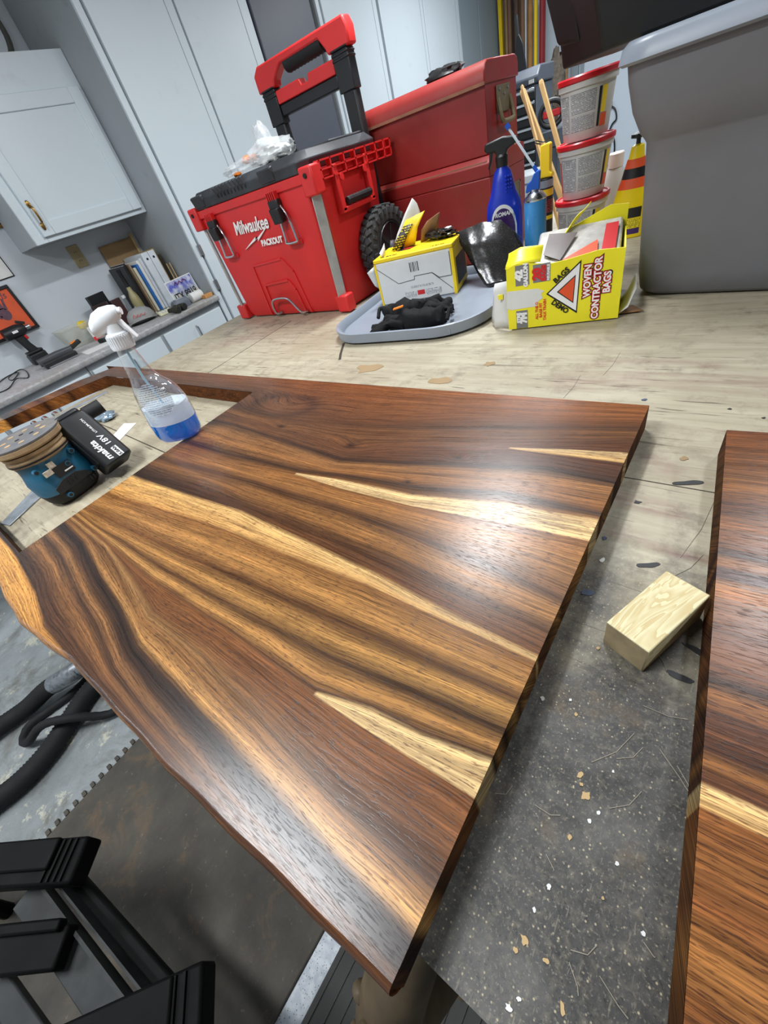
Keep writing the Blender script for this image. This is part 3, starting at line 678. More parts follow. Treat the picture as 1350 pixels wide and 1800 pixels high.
for a, b in zip(HL[:-1], HL[1:]): grids.append(wall_patch(a[0], b[0], a[1], b[1], 60, SAWN))
grids.append(wall_patch(HL[-1][0], HX, HF, HF, 120, SAWN))
def quad(p0, p1, p2, p3, n, m):
    s = np.linspace(0, 1, n)[:, None]; t = np.linspace(0, 1, m)[None]
    f = lambda k: p0[k] * (1 - s) * (1 - t) + p1[k] * s * (1 - t) + p2[k] * s * t + p3[k] * (1 - s) * t
    return patch(f(0), f(1), np.full((n, m), TH))
grids.append(quad((HX, HB), (HX, BACK), (-2.05, BACK), HL[0], 20, 200))
OL = [(-2.05, BACK), (-2.14, 0.50), (-2.26, 0.10), (-2.27, HF)]
for k in range(3): grids.append(quad(HL[k], OL[k], OL[k + 1], HL[k + 1], 14, 60))
for k in range(3):
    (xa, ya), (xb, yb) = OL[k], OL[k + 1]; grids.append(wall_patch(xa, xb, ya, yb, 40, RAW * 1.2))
xf = np.linspace(-2.25, HX, 220); rf = np.linspace(0, 1, 30)
Xf = np.repeat(xf[:, None], 30, 1); Yf = (live(xf) + 0.007)[:, None] * (1 - rf) + HF * rf
grids.append(patch(Xf, Yf, np.full_like(Xf, TH)))
o = join_grids('live_edge_countertop', grids, m_wood); o.location.z = 0.0012
tag(o, 'large oiled live-edge wooden countertop with a sink-size opening and pale sapwood streaks', 'countertop')

# the second countertop on the right: its cut end is turned a little
GR2 = []
for y, c in [(.70, (96, 56, 34)), (.585, (98, 56, 34)), (.56, (112, 66, 38)), (.50, (120, 74, 42)), (.475, (140, 88, 48)), (.44, (92, 54, 36)), (.41, (128, 78, 44)), (.385, (118, 70, 40)),
             (.365, (60, 34, 24)), (.352, (150, 92, 46)), (.345, (64, 34, 28)), (.335, (76, 42, 32)), (.326, (150, 96, 52)), (.30, (138, 84, 48)), (.27, (96, 58, 42)), (.25, (124, 74, 44)), (.225, (74, 44, 32)), (.212, (142, 90, 50)), (.195, (82, 48, 34)),
             (.18, (104, 62, 40)), (.168, (70, 42, 32)), (.158, (148, 96, 56)), (.150, (86, 52, 36)), (.1425, (92, 56, 38)), (.1415, SAP), (.1275, SAPY), (.1265, (128, 78, 44)), (.10, (134, 84, 48)), (.075, (112, 68, 40)), (.05, (150, 98, 56)),
             (.03, (120, 74, 42)), (.01, (98, 58, 36)), (-.02, (140, 88, 50)), (-.06, (110, 66, 38)), (-.10, (150, 96, 52))]:
    GR2.append(([(-1, y - .02), (.05, y), (1.2, y + .03)], c, c))
A0 = np.array([0.0265, 0.586]); A1 = np.array([0.0745, -0.075])
ex = A1 - A0; Lw = np.hypot(*ex); ey = ex / Lw; exn = np.array([-ey[1], ey[0]])      # along the cut, and away from it
def patch2(U, V, Z, shade=None, end=False):
    X = A0[0] + ey[0] * V + exn[0] * U; Y = A0[1] + ey[1] * V + exn[1] * U
    c, v = grain_field(U * 0 + 0.05 + U * 0.6, 0.586 - V + U * 0.012, GR2)
    if shade is not None: c = c * shade
    g = np.stack([U * (14.0 if end else 1.0) + 5.1, v + (Z * 0.9 if end else 0), Z * 0 + 3.3], -1)
    return grid_mesh('w', np.stack([X, Y, Z], -1), {'wc': ('FLOAT_COLOR', c), 'wg': ('FLOAT_VECTOR', g), 'raw': ('FLOAT', Z * 0 + U * 0 + (1.0 if end else 0.0))}, None)
us = np.linspace(0, 1.0, 120); vs = np.linspace(0, Lw, 380)
U, V = np.meshgrid(us, vs, indexing='ij'); g2 = [patch2(U, V, np.full_like(U, TH))]
def wall2(ua, ub, va, vb, n):
    t = np.linspace(0, 1, n)[:, None]; z = np.array([TH - .0012, TH * .66, TH * .33, 0])[None]
    return patch2((ua + (ub - ua) * t) + 0 * z, (va + (vb - va) * t) + 0 * z, z + 0 * t, RAW * 0.8, True)
g2 += [wall2(0, 0, 0, Lw, 380), wall2(0, 1.0, 0, 0, 60), wall2(1.0, 1.0, 0, Lw, 60), wall2(0, 1.0, Lw, Lw, 60)]
o = join_grids('wooden_countertop', g2, m_wood); o.location.z = 0.0012
tag(o, 'reddish brown oiled wooden countertop at the right with one straight sapwood stripe', 'countertop')
# ------------------------------------------------------------------ rolling tool box
m_red = plastic('red_tool_plastic', (204, 40, 40), 0.42, 0, 0.08, 8, 0.08, 180)
m_redlid = plastic('black_lid_plastic', (38, 40, 44), 0.5, 0, 0.15, 10, 0.25, 160, dirt=(96, 100, 106), dirt_amt=0.35)
m_alu = plastic('brushed_aluminium', (188, 188, 184), 0.38, 0.75, 0.08, 40)
m_tire = plastic('tyre_rubber', (44, 44, 45), 0.8, 0, 0.3, 30, 0.4, 90)
m_printw = plastic('white_print', (236, 236, 236), 0.5)
m_printk = plastic('black_print', (24, 24, 24), 0.5)
TB = thing('rolling_tool_box', 'red rolling tool box with black lid and raised pull handle on the bench', 'tool box', (-1.52, 1.40, 0))
TB.location.z += 0.0012
def cham(x0, x1, y0, y1, c, z): return [(x0 + c, y0, z), (x1 - c, y0, z), (x1, y0 + c, z), (x1, y1 - c, z), (x1 - c, y1, z), (x0 + c, y1, z), (x0, y1 - c, z), (x0, y0 + c, z)]
b = MB(); b.loft([cham(-1.835, -1.205, 1.235, 1.54, .03, 0.004), cham(-1.845, -1.195, 1.225, 1.555, .032, 0.03), cham(-1.872, -1.175, 1.213, 1.59, .034, 0.36), cham(-1.875, -1.172, 1.213, 1.59, .034, 0.43)])
PW(b, 'body', m_red, TB, bev=0.004)
b = MB(); b.loft([cham(-1.884, -1.163, 1.206, 1.605, .02, 0.405), cham(-1.884, -1.163, 1.206, 1.605, .02, 0.432)])
PW(b, 'upper_rim', m_red, TB, bev=0.003)
b = MB()
b.loft([cham(-1.862, -1.185, 1.205, 1.615, .03, 0.433), cham(-1.868, -1.178, 1.202, 1.62, .03, 0.462), cham(-1.850, -1.20, 1.225, 1.60, .03, 0.486)])
lid_o = PW(b, 'lid', m_redlid, TB, bev=0.003)
for k in range(9):
    x = -1.66 + k * 0.022
    r = PW(MB().box((x, 1.203, 0.466), (0.006, 0.016, 0.034), (0.35, 0, 0)), 'grip_rib', m_redlid, TB, bev=0.001); r.parent = lid_o
for x in (-1.80, -1.36):
    r = PW(MB().box((x, 1.206, 0.458), (0.075, 0.016, 0.040), (0.25, 0, 0)), 'latch_block', m_redlid, TB, bev=0.004); r.parent = lid_o
r = PW(MB().bx(-1.60, -1.22, 1.40, 1.585, 0.484, 0.494), 'lid_deck', m_redlid, TB, bev=0.004); r.parent = lid_o
# corner guards and their red caps
for sx, xx in ((1, -1.183), (-1, -1.866)):
    PW(MB().add(*(lambda B: (B.v, B.f))(MB().box((0, 0, 0), (0.034, 0.010, 0.315))), Matrix.Translation((xx + (-0.006 * sx), 1.224, 0.215)) @ Matrix.Rotation(sx * math.radians(3.2), 4, 'Y') @ Matrix.Rotation(sx * math.radians(45), 4, 'Z')), 'corner_guard', m_alu, TB, bev=0.002)
    c = MB(); c.box((xx + 0.006 * sx, 1.222, 0.408), (0.058, 0.050, 0.078)); PW(c, 'corner_cap', m_red, TB, bev=0.006)
    c = MB(); c.box((xx - 0.014 * sx, 1.232, 0.034), (0.060, 0.046, 0.060)); PW(c, 'corner_foot', m_red, TB, bev=0.006)
    s = MB().tube([(xx + 0.006 * sx, 1.196, 0.424), (xx + 0.006 * sx, 1.193, 0.424)], 0.007, 10); PW(s, 'screw', m_dark_gap, TB)
for x in (-1.765, -1.362):
    c = MB(); c.box((x, 1.199, 0.378), (0.050, 0.022, 0.030)); c.box((x, 1.194, 0.348), (0.046, 0.026, 0.046), (0.12, 0, 0))
    la = PW(c, 'latch', m_black, TB, bev=0.004)
    for k in range(5):
        q = PW(MB().box((x - 0.02 + k * 0.01, 1.199, 0.402), (0.0035, 0.020, 0.024)), 'latch_tooth', m_red, TB); q.parent = la
    q = PW(MB().tube(spline([(x - 0.004, 1.200, 0.33), (x - 0.004, 1.196, 0.275), (x - 0.002, 1.195, 0.262), (x + 0.05, 1.195, 0.262), (x + 0.055, 1.195, 0.275), (x + 0.045, 1.197, 0.34), (x + 0.02, 1.202, 0.375)], 4), 0.0042, 8), 'wire_bail', m_chrome, TB, smooth=True); q.parent = la
    PW(MB().box((x + 0.026, 1.2145, 0.257), (0.07, 0.012, 0.014)), 'bail_seat', m_red, TB, bev=0.002)
# stepped recess on the front and the lower carry wire
def ridge(pts, w, d, name):
    m_ = MB()
    for (xa, za), (xb, zb) in zip(pts[:-1], pts[1:]):
        dx, dz = xb - xa, zb - za; L_ = math.hypot(dx, dz); nx, nz = -dz / L_ * w, dx / L_ * w
        yo = lambda z: 1.2265 - 0.031 * min(1, max(0, z) / 0.36) * 0.42
        vs = []
        for (px, pz) in ((xa, za), (xb, zb), (xb + nx, zb + nz), (xa + nx, za + nz)):
            vs += [(px, yo(pz) - d, pz), (px, yo(pz) + 0.006, pz)]
        m_.add(vs, [(0, 2, 4, 6), (1, 7, 5, 3), (0, 1, 3, 2), (2, 3, 5, 4), (4, 5, 7, 6), (6, 7, 1, 0)])
    return PW(m_, name, m_red, TB)
ridge([(-1.655, 0.01), (-1.642, 0.205), (-1.455, 0.212), (-1.415, 0.165), (-1.395, 0.01)], 0.007, 0.005, 'recess_border')
ridge([(-1.625, 0.012), (-1.615, 0.128), (-1.462, 0.135), (-1.44, 0.10), (-1.428, 0.012)], 0.008, 0.006, 'recess_lip')
PW(MB().tube(spline([(-1.585, 1.226, 0.018), (-1.60, 1.205, 0.02), (-1.595, 1.198, 0.060), (-1.57, 1.198, 0.078), (-1.50, 1.198, 0.080), (-1.47, 1.198, 0.066), (-1.43, 1.20, 0.020), (-1.42, 1.226, 0.016)], 4), 0.0045, 8), 'carry_wire', m_chrome, TB, smooth=True)
# side: carry handle, lattice, wheel
h = MB(); h.bx(-1.178, -1.150, 1.305, 1.325, 0.30, 0.43); h.bx(-1.178, -1.150, 1.475, 1.495, 0.30, 0.43); h.bx(-1.178, -1.150, 1.305, 1.495, 0.296, 0.312); h.bx(-1.176, -1.168, 1.325, 1.475, 0.312, 0.40)
hs = PW(h, 'side_handle', m_red, TB, bev=0.003)
g = MB().tube([(-1.150, 1.335 + k * 0.0085, 0.326) for k in range(17)], [0.0125 if k % 2 else 0.0105 for k in range(17)], 10)
q = PW(g, 'grip', m_black, TB, smooth=True); q.parent = hs
for y in (1.335, 1.465):
    q = PW(MB().tube([(-1.152, y, 0.392), (-1.146, y, 0.392)], 0.010, 12), 'pivot', m_red, TB, smooth=True); q.parent = hs
rk = MB()
for z in (0.402, 0.425, 0.448): rk.bx(-1.168, -1.148, 1.24, 1.646, z - 0.0022, z + 0.0022)
for y in (1.245, 1.30, 1.37, 1.43, 1.49, 1.55, 1.60, 1.643): rk.bx(-1.168, -1.148, y - 0.0025, y + 0.0025, 0.40, 0.45)
rk.bx(-1.20, -1.168, 1.598, 1.646, 0.40, 0.404); rk.bx(-1.20, -1.168, 1.641, 1.646, 0.40, 0.45)
PW(rk, 'stacking_rail', m_red, TB)
def ringy(cx, cy, cz, prof, n=36):
    return [[(cx + a, cy + r * math.cos(2 * PI * i / n), cz + r * math.sin(2 * PI * i / n)) for i in range(n)] for r, a in prof]
wc = (-1.150, 1.500, 0.1400)
wmb = MB(); wmb.loft(ringy(*wc, [(0.080, -0.030), (0.118, -0.032), (0.132, -0.024), (0.135, 0.0), (0.132, 0.024), (0.118, 0.032), (0.088, 0.030), (0.080, 0.022)]), True, False)
wh = PW(wmb, 'wheel', m_tire, TB, smooth=True)
for k in range(30):
    a = 2 * PI * k / 30
    for s_ in (-1, 1):
        q = PW(MB().box((0, 0, 0), (0.024, 0.019, 0.008), (0, 0, 0.5 * s_), Matrix.Translation((wc[0] + s_ * 0.014, wc[1] + 0.1345 * math.cos(a + s_ * 0.05), wc[2] + 0.1345 * math.sin(a + s_ * 0.05))) @ Matrix.Rotation(a - PI / 2, 4, 'X')), 'tread_block', m_tire, TB, bev=0.002); q.parent = wh
for k in range(26):
    a = 2 * PI * k / 26
    q = PW(MB().box((0, 0, 0), (0.005, 0.014, 0.022), None, Matrix.Translation((wc[0] + 0.0325, wc[1] + 0.116 * math.cos(a), wc[2] + 0.116 * math.sin(a))) @ Matrix.Rotation(a - PI / 2, 4, 'X')), 'side_lug', m_tire, TB, bev=0.002); q.parent = wh
hub = MB(); hub.loft(ringy(*wc, [(0.084, 0.026), (0.080, 0.032), (0.074, 0.018), (0.074, -0.02)]), True, True)
q = PW(hub, 'rim', m_black, TB, smooth=True); q.parent = wh
for k in range(6):
    a = 2 * PI * k / 6 + 0.3
    q = PW(MB().box((0, 0, 0), (0.010, 0.014, 0.062), None, Matrix.Translation((wc[0] + 0.024, wc[1] + 0.044 * math.cos(a), wc[2] + 0.044 * math.sin(a))) @ Matrix.Rotation(a - PI / 2, 4, 'X')), 'spoke', m_black, TB, bev=0.002); q.parent = wh
q = PW(MB().loft(ringy(wc[0], wc[1], wc[2], [(0.022, 0.015), (0.020, 0.033), (0.013, 0.037), (0.010, 0.038)], 20)), 'hub', m_steel, TB, smooth=True); q.parent = wh
# pull handle
for xa, xb in ((-1.675, -1.605), (-1.292, -1.222)):
    p = MB(); p.bx(xa + 0.006, xb - 0.006, 1.610, 1.643, 0.20, 0.66); PW(p, 'handle_post', m_black, TB, bev=0.006)
    p = MB()
    for z in (0.676, 0.688, 0.700): p.bx(xa - 0.002, xb + 0.002, 1.602, 1.646, z, z + 0.008)
    p.bx(xa, xb, 1.604, 1.644, 0.60, 0.70); PW(p, 'post_collar', m_black, TB, bev=0.003)
p = MB(); p.prism([(-1.690, 0.700), (-1.596, 0.700), (-1.590, 0.716), (-1.545, 0.742), (-1.535, 0.746), (-1.335, 0.746), (-1.312, 0.716), (-1.306, 0.700), (-1.206, 0.700), (-1.203, 0.742), (-1.214, 0.768), (-1.66, 0.772), (-1.690, 0.752)], 1.602, 1.646, 'y')
ph = PW(p, 'pull_bar', m_red, TB, bev=0.006)
q = PW(MB().tube([(-1.525 + k * 0.0092, 1.630, 0.742) for k in range(22)], [0.027 if k % 2 else 0.0245 for k in range(22)], 14), 'rubber_grip', m_blackrub, TB, smooth=True); q.parent = ph
p = MB(); p.prism([(-1.604, 0.652), (-1.293, 0.652), (-1.293, 0.690), (-1.42, 0.690), (-1.428, 0.672), (-1.462, 0.672), (-1.470, 0.690), (-1.604, 0.690)], 1.606, 1.644, 'y')
PW(p, 'cross_bar', m_red, TB, bev=0.003)
PW(MB().bx(-1.604, -1.293, 1.610, 1.642, 0.617, 0.6515), 'lower_cross_bar', m_black, TB, bev=0.004)
# lettering on the front: script word, bolt, block word
Mf = frame((-1.552, 1.2085, 0.340), (1, 0, -0.02), (0, -0.04, 1))
text('lettering', 'Milwaukee', 0.060, m_printw, TB, Matrix.Translation(-(TB.location - Vector((0, 0, BZ)))) @ Mf, 0.35, 0.0006, 'CENTER', 0.0012, 0.82)
bolt = MB().prism([(-1.640, 0.270), (-1.548, 0.303), (-1.552, 0.293), (-1.448, 0.330), (-1.540, 0.288), (-1.534, 0.298)], 1.2085, 1.2125, 'y')
PW(bolt, 'lettering', m_printw, TB)
Mf = frame((-1.462, 1.2085, 0.277), (1, 0, -0.01), (0, -0.05, 1))
text('lettering', 'PACKOUT', 0.027, m_printw, TB, Matrix.Translation(-(TB.location - Vector((0, 0, BZ)))) @ Mf, 0.12, 0.0006, 'CENTER', 0.0013)

# ------------------------------------------------------------------ clear bag with orange bits on the lid
def film_mat(name, c, alpha, rough=0.15):
    t = NT(name); t.base(rgb(*c)); t.rough(rough); t.b.inputs['Alpha'].default_value = alpha
    t.b.inputs['Specular IOR Level'].default_value = 0.8; t.bump(t.noise(t.coord(), 40, 4), 0.4, 0.004)
    return t.m
m_film = film_mat('clear_film', (226, 230, 232), 0.34)
m_orange = plastic('orange_plastic', (240, 130, 30), 0.4)
def crumple(c, r, seed, n=26, m=16, amp=0.35, flat=None, freq=2.6):
    """closed crinkled body"""
    rings = []
    for k in range(m + 1):
        a = max(0.03, min(PI - 0.03, PI * k / m)); ring = []
        for i in range(n):
            b_ = 2 * PI * i / n; d_ = Vector((math.sin(a) * math.cos(b_), math.sin(a) * math.sin(b_), -math.cos(a)))
            f = 1 + amp * (mnoise.noise(d_ * freq + Vector((seed * 3.1, 0, 0))) + 0.6 * abs(mnoise.noise(d_ * freq * 2.3 + Vector((0, seed * 1.7, 0)))) - 0.2)
            p = Vector((c[0] + d_.x * r[0] * f, c[1] + d_.y * r[1] * f, c[2] + d_.z * r[2] * f))
            if flat is not None: p.z = max(p.z, flat)
            ring.append(tuple(p))
        rings.append(ring)
    return rings
PB = thing('plastic_bag', 'crumpled clear plastic bag with orange bits on the tool box lid', 'bag', (-1.58, 1.38, 0.487))
mbg = MB(); mbg.loft(crumple((-1.62, 1.36, 0.510), (0.12, 0.07, 0.026), 3, 44, 24, 0.28, 0.4965, 1.8)); mbg.loft(crumple((-1.49, 1.375, 0.520), (0.105, 0.07, 0.042), 8, 44, 24, 0.30, 0.4965, 1.9))
mbg.loft(crumple((-1.555, 1.42, 0.555), (0.035, 0.03, 0.060), 5, 24, 14, 0.35, 0.4965, 2.2))
PW(mbg, 'film', m_film, PB, smooth=True, ang=60)
PW(MB().loft(crumple((-1.60, 1.365, 0.525), (0.035, 0.03, 0.012), 2, 18, 10, 0.5, 0.489)), 'orange_piece', m_orange, PB, smooth=True)
PW(MB().loft(crumple((-1.665, 1.335, 0.497), (0.016, 0.016, 0.008), 4, 14, 8, 0.4, 0.489)), 'orange_piece', m_orange, PB, smooth=True)
PW(MB().loft(crumple((-1.48, 1.385, 0.512), (0.07, 0.05, 0.026), 6, 24, 14, 0.5, 0.489)), 'white_wrap', m_paper, PB, smooth=True)

# ------------------------------------------------------------------ big red steel toolbox
m_tred = plastic('toolbox_red_enamel', (140, 36, 34), 0.42, 0.0, 0.14, 6, 0.05, 120, dirt=(120, 84, 62), dirt_amt=0.3)
m_dust = plastic('dusty_red_ledge', (140, 96, 74), 0.75, 0, 0.2, 20, 0.1, 120)
m_olive = plastic('olive_metal', (122, 112, 86), 0.5, 0.4, 0.15, 40)
RT = thing('steel_toolbox', 'large dusty red steel toolbox with side handle behind the rolling tool box', 'toolbox', (-1.03, 1.79, 0))
PW(MB().bx(-1.300, -0.772, 1.648, 1.952, 0.003, 0.262), 'lower_case', m_tred, RT, bev=0.004)
b = MB(); b.loft([[(-1.300, 1.648, .262), (-.772, 1.648, .262), (-.772, 1.952, .262), (-1.300, 1.952, .262)], [(-1.300, 1.648, .300), (-.772, 1.648, .300), (-.772, 1.952, .312), (-1.300, 1.952, .312)], [(-1.292, 1.668, .318), (-.780, 1.668, .318), (-.780, 1.93, .318), (-1.292, 1.93, .318)]])
PW(b, 'tray_section', m_tred, RT, bev=0.003)
PW(MB().bx(-1.292, -0.784, 1.650, 1.666, 0.3005, 0.3055), 'dusty_ledge', m_dust, RT)
PW(MB().bx(-1.290, -0.782, 1.672, 1.918, 0.319, 0.492), 'upper_case', m_tred, RT, bev=0.003)
b = MB(); b.prism([(1.662, 0.488), (1.662, 0.515), (1.672, 0.532), (1.690, 0.541), (1.900, 0.541), (1.920, 0.532), (1.926, 0.52), (1.926, 0.488)], -1.296, -0.777, 'x')
PW(b, 'lid', m_tred, RT, bev=0.003)
PW(MB().bx(-1.296, -0.777, 1.659, 1.664, 0.486, 0.494), 'lid_edge', m_dust, RT)
h = MB(); h.bx(-0.781, -0.776, 1.745, 1.850, 0.412, 0.478)
hp = PW(h, 'handle_plate', m_olive, RT, bev=0.002)
h = MB().tube(spline([(-0.777, 1.752, 0.448), (-0.766, 1.752, 0.40), (-0.763, 1.765, 0.388), (-0.763, 1.832, 0.388), (-0.766, 1.845, 0.40), (-0.777, 1.845, 0.448)], 4), 0.007, 8)
q = PW(h, 'bail_handle', m_olive, RT, smooth=True); q.parent = hp
for y, z in ((1.765, 0.468), (1.80, 0.455), (1.83, 0.468)):
    q = PW(MB().tube([(-0.777, y, z), (-0.7735, y, z)], 0.004, 8), 'rivet', m_steel, RT); q.parent = hp
h = MB(); h.bx(-0.7725, -0.769, 1.81, 1.90, 0.150, 0.158); h.bx(-0.7725, -0.769, 1.81, 1.90, 0.202, 0.210); h.bx(-0.7725, -0.769, 1.81, 1.818, 0.15, 0.21); h.bx(-0.7725, -0.769, 1.892, 1.90, 0.15, 0.21); h.bx(-0.773, -0.7705, 1.818, 1.892, 0.158, 0.202)
PW(h, 'recessed_handle', m_olive, RT, bev=0.001)
o = MB(); o.loft(crumple((-0.985, 1.80, 0.556), (0.075, 0.035, 0.020), 9, 22, 12, 0.3, 0.5425))
tag(o.build('tool_pouch', m_black, smooth=True), 'small black pouch lying on top of the red steel toolbox', 'pouch')

# ------------------------------------------------------------------ grey storage tote, black bin on top
m_tote = plastic('grey_tote_plastic', (112, 112, 116), 0.5, 0, 0.06, 5, 0.12, 220, dirt=(92, 86, 78), dirt_amt=0.25)
m_totelid = plastic('light_grey_lid_plastic', (138, 146, 158), 0.42, 0, 0.06, 6, 0.06, 200)
TO = thing('storage_tote', 'large grey plastic storage tote with flared rim at the right of the bench', 'tote', (0.13, 1.385, 0), math.radians(-4.5))
rings = []
for z, dd in ((0.001, -.036), (0.004, -.026), (0.012, -.018), (0.05, -.012), (0.25, 0.0), (0.292, 0.003), (0.298, 0.006), (0.31, 0.014), (0.345, 0.028), (0.39, 0.038), (0.42, 0.042)):
    rings.append([(x, y, z) for x, y in rrect((0.342 + dd) * 2, (0.235 + dd) * 2, 0.055, 6)])
for z, dd in ((0.42, 0.036), (0.30, 0.0), (0.05, -0.018), (0.01, -0.03)):
    rings.append([(x, y, z) for x, y in rrect((0.342 + dd) * 2, (0.235 + dd) * 2, 0.055, 6)])
MBt = MB().loft(rings, True, True); MBt.build('body', m_tote, TO, smooth=True, ang=60)
rings = [[(x, y, z) for x, y in rrect((0.342 + dd) * 2, (0.235 + dd) * 2, 0.065, 6)] for z, dd in ((0.414, 0.050), (0.418, 0.056), (0.438, 0.052), (0.446, 0.044), (0.446, 0.034), (0.40, 0.034))]
MB().loft(rings, False, False).build('rim', m_totelid, TO, smooth=True, ang=50)
rings = [[(x, y, z) for x, y in rrect((0.376 + dd) * 2, (0.269 + dd) * 2, 0.05, 6)] for z, dd in ((0.439, 0.0), (0.4445, -0.001), (0.4465, -0.006))]
MB().loft(rings).build('lid_panel', m_totelid, TO, smooth=True)
m_gloss = plastic('glossy_black_plastic', (9, 9, 10), 0.5, 0, 0.1, 5)
BB = thing('black_bin', 'glossy black plastic bin with slanted sides resting on the grey tote', 'bin', (0.05, 1.42, 0.4475))
lo = [(-.335, 1.262), (.42, 1.225), (.42, 1.60), (-.42, 1.66), (-.475, 1.45)]
hi = [(-.392, 1.225), (.52, 1.18), (.52, 1.66), (-.47, 1.72), (-.520, 1.46)]
b = MB(); b.loft([[(x, y, 0.4485) for x, y in lo], [(x, y, 0.68) for x, y in hi], [(x * .97, 1.42 + (y - 1.42) * .93, 0.68) for x, y in hi], [(x * .97, 1.42 + (y - 1.42) * .93, 0.455) for x, y in lo]])
PW(b, 'body', m_gloss, BB, bev=0.006)
b = MB(); b.loft([[(x * 1.02 - .004, 1.42 + (y - 1.42) * 1.06, 0.665) for x, y in hi], [(x * 1.02 - .004, 1.42 + (y - 1.42) * 1.06, 0.685) for x, y in hi]], False, False)
PW(b, 'rim', m_gloss, BB)
b = MB(); b.loft([[(-.47, 1.40, .4885), (-.40, 1.33, .478), (-.42, 1.66, .478), (-.50, 1.62, .4885)], [(-.545, 1.42, .69), (-.46, 1.33, .69), (-.48, 1.71, .69), (-.565, 1.66, .69)]])
PW(b, 'end_panel', m_gloss, BB, bev=0.008)
# ------------------------------------------------------------------ tote lid lying on the bench
LD = thing('tote_lid', 'light grey plastic tote lid lying upside down as a tray for boxes', 'lid', (-0.815, 1.222, 0), math.radians(7))
LD.location.z += 0.0010
def lid_ring(w, h, r, z): return [(x, y, z) for x, y in rrect(w, h, r, 9)]
W_, H_, R_ = 0.525, 0.56, 0.15
MB().loft([lid_ring(W_ - .02, H_ - .02, R_, 0.001), lid_ring(W_ + .004, H_ + .004, R_, 0.006), lid_ring(W_ + .008, H_ + .008, R_, 0.033), lid_ring(W_, H_, R_, 0.035), lid_ring(W_ - .012, H_ - .012, R_, 0.030), lid_ring(W_ - .02, H_ - .02, R_, 0.0085), lid_ring(0.1, 0.2, 0.04, 0.0085)], True, True).build('tray', m_totelid, LD, smooth=True, ang=50)
for k in range(6):
    x = -0.17 + k * 0.07
    MB().prism([(0, 0.0085), (0.042, 0.0085), (0, 0.022)], x - 0.0012, x + 0.0012, 'x', Matrix.Translation((0, -H_ / 2 + 0.012, 0))).build('rib', m_totelid, LD)

# ------------------------------------------------------------------ printed card and film materials
m_yel = plastic('yellow_card_print', (238, 226, 40), 0.42, 0, 0.05, 12)
m_yel2 = plastic('amber_card_print', (242, 206, 30), 0.45, 0, 0.05, 12)
m_card = plastic('white_card', (214, 214, 212), 0.65, 0, 0.05, 14, 0.08, 60)
m_brown = plastic('brown_card', (150, 112, 76), 0.8, 0, 0.12, 18, 0.1, 60)
m_oranget = plastic('orange_red_print', (226, 84, 40), 0.5)
m_redp = plastic('red_print', (206, 36, 40), 0.5)
m_greyp = plastic('grey_print', (120, 120, 122), 0.5)
def print_mat(name, bgc, ink, rows=420.0, words=60.0, dens=0.47):
    """rows of print too small to read"""
    t = NT(name); co = t.coord('Object'); sx = t.node('ShaderNodeSeparateXYZ'); t.link(co, sx.inputs[0])
    row = t.math('FRACT', t.math('MULTIPLY', sx.outputs[2], rows))
    line = t.math('MULTIPLY', t.math('GREATER_THAN', row, 0.3), t.math('LESS_THAN', row, 0.8))
    rid = t.math('FLOOR', t.math('MULTIPLY', sx.outputs[2], rows))
    cb = t.node('ShaderNodeCombineXYZ'); t.link(t.math('MULTIPLY', t.math('ADD', sx.outputs[0], sx.outputs[1]), words), cb.inputs[0]); t.link(t.math('MULTIPLY', rid, 3.7), cb.inputs[1])
    w_ = t.math('GREATER_THAN', t.noise(cb.outputs[0], 6.0, 1, 0.5), dens)
    t.base(t.mix(t.math('MULTIPLY', t.math('MULTIPLY', line, w_), 0.9), rgb(*bgc), rgb(*ink))); t.rough(0.45)
    return t.m
m_fine = print_mat('fine_print', (214, 214, 214), (50, 50, 54), 300, 70)
m_dense = print_mat('dense_fine_print', (206, 206, 206), (40, 40, 44), 330, 110, .40)
m_finey = print_mat('fine_print_yellow', (236, 214, 40), (40, 38, 20), 260, 60)

# ------------------------------------------------------------------ trash bag box, white end towards the viewer
TBX = thing('trash_bag_box', 'torn yellow and white trash bag box standing on the grey lid', 'box', (-0.888, 1.272, 0.0095), math.radians(15.5))
w2, dp, ht = 0.138, 0.165, 0.146
b = MB(); b.bx(-w2, w2, 0, dp, 0, ht - 0.012); b.build('carton', m_card, TBX, bev=0.004)
b = MB(); b.bx(-w2 - .001, w2 + .001, -0.0012, dp + .001, ht - 0.0125, ht); b.build('top_panel', m_yel2, TBX, bev=0.003)
b = MB(); b.bx(w2 - 0.001, w2 + 0.0015, 0.0, dp, 0.004, ht - 0.013); b.build('side_panel', m_yel2, TBX)
b = MB(); b.bx(w2 - 0.0095, w2 + 0.0005, -0.0012, 0.0, 0.0, ht - 0.013); b.build('side_edge', m_yel2, TBX)
b = MB(); b.bx(-w2 - 0.001, -w2 + 0.006, -0.0012, 0.0, 0.0, ht - 0.013); b.build('side_edge', m_yel2, TBX)
b = MB(); b.prism([(-w2 + .008, .127), (-w2 + .008, .118), (-0.062, .062), (-0.002, .066), (-0.002, .076), (0.062, .076), (0.084, .058), (w2 - .012, .058), (w2 - .012, .127)], -0.0016, 0.001, 'y')
b.build('end_flap', m_card, TBX)
b = MB(); b.prism([(-w2 + .01, .003), (w2 - .014, .003), (w2 - .014, .020), (0.060, .0745), (-0.002, .0745), (-0.002, .064), (-w2 + .01, .060)], -0.0010, 0.001, 'y'); b.build('end_flap', m_card, TBX)
b = MB()
for k, wk in enumerate((2, 1, 2, 1, 1, 2)): b.bx(-0.012 + k * 0.0055, -0.012 + k * 0.0055 + wk * 0.0014, -0.0022, -0.0012, 0.090, 0.118)
b.build('barcode', m_printk, TBX)
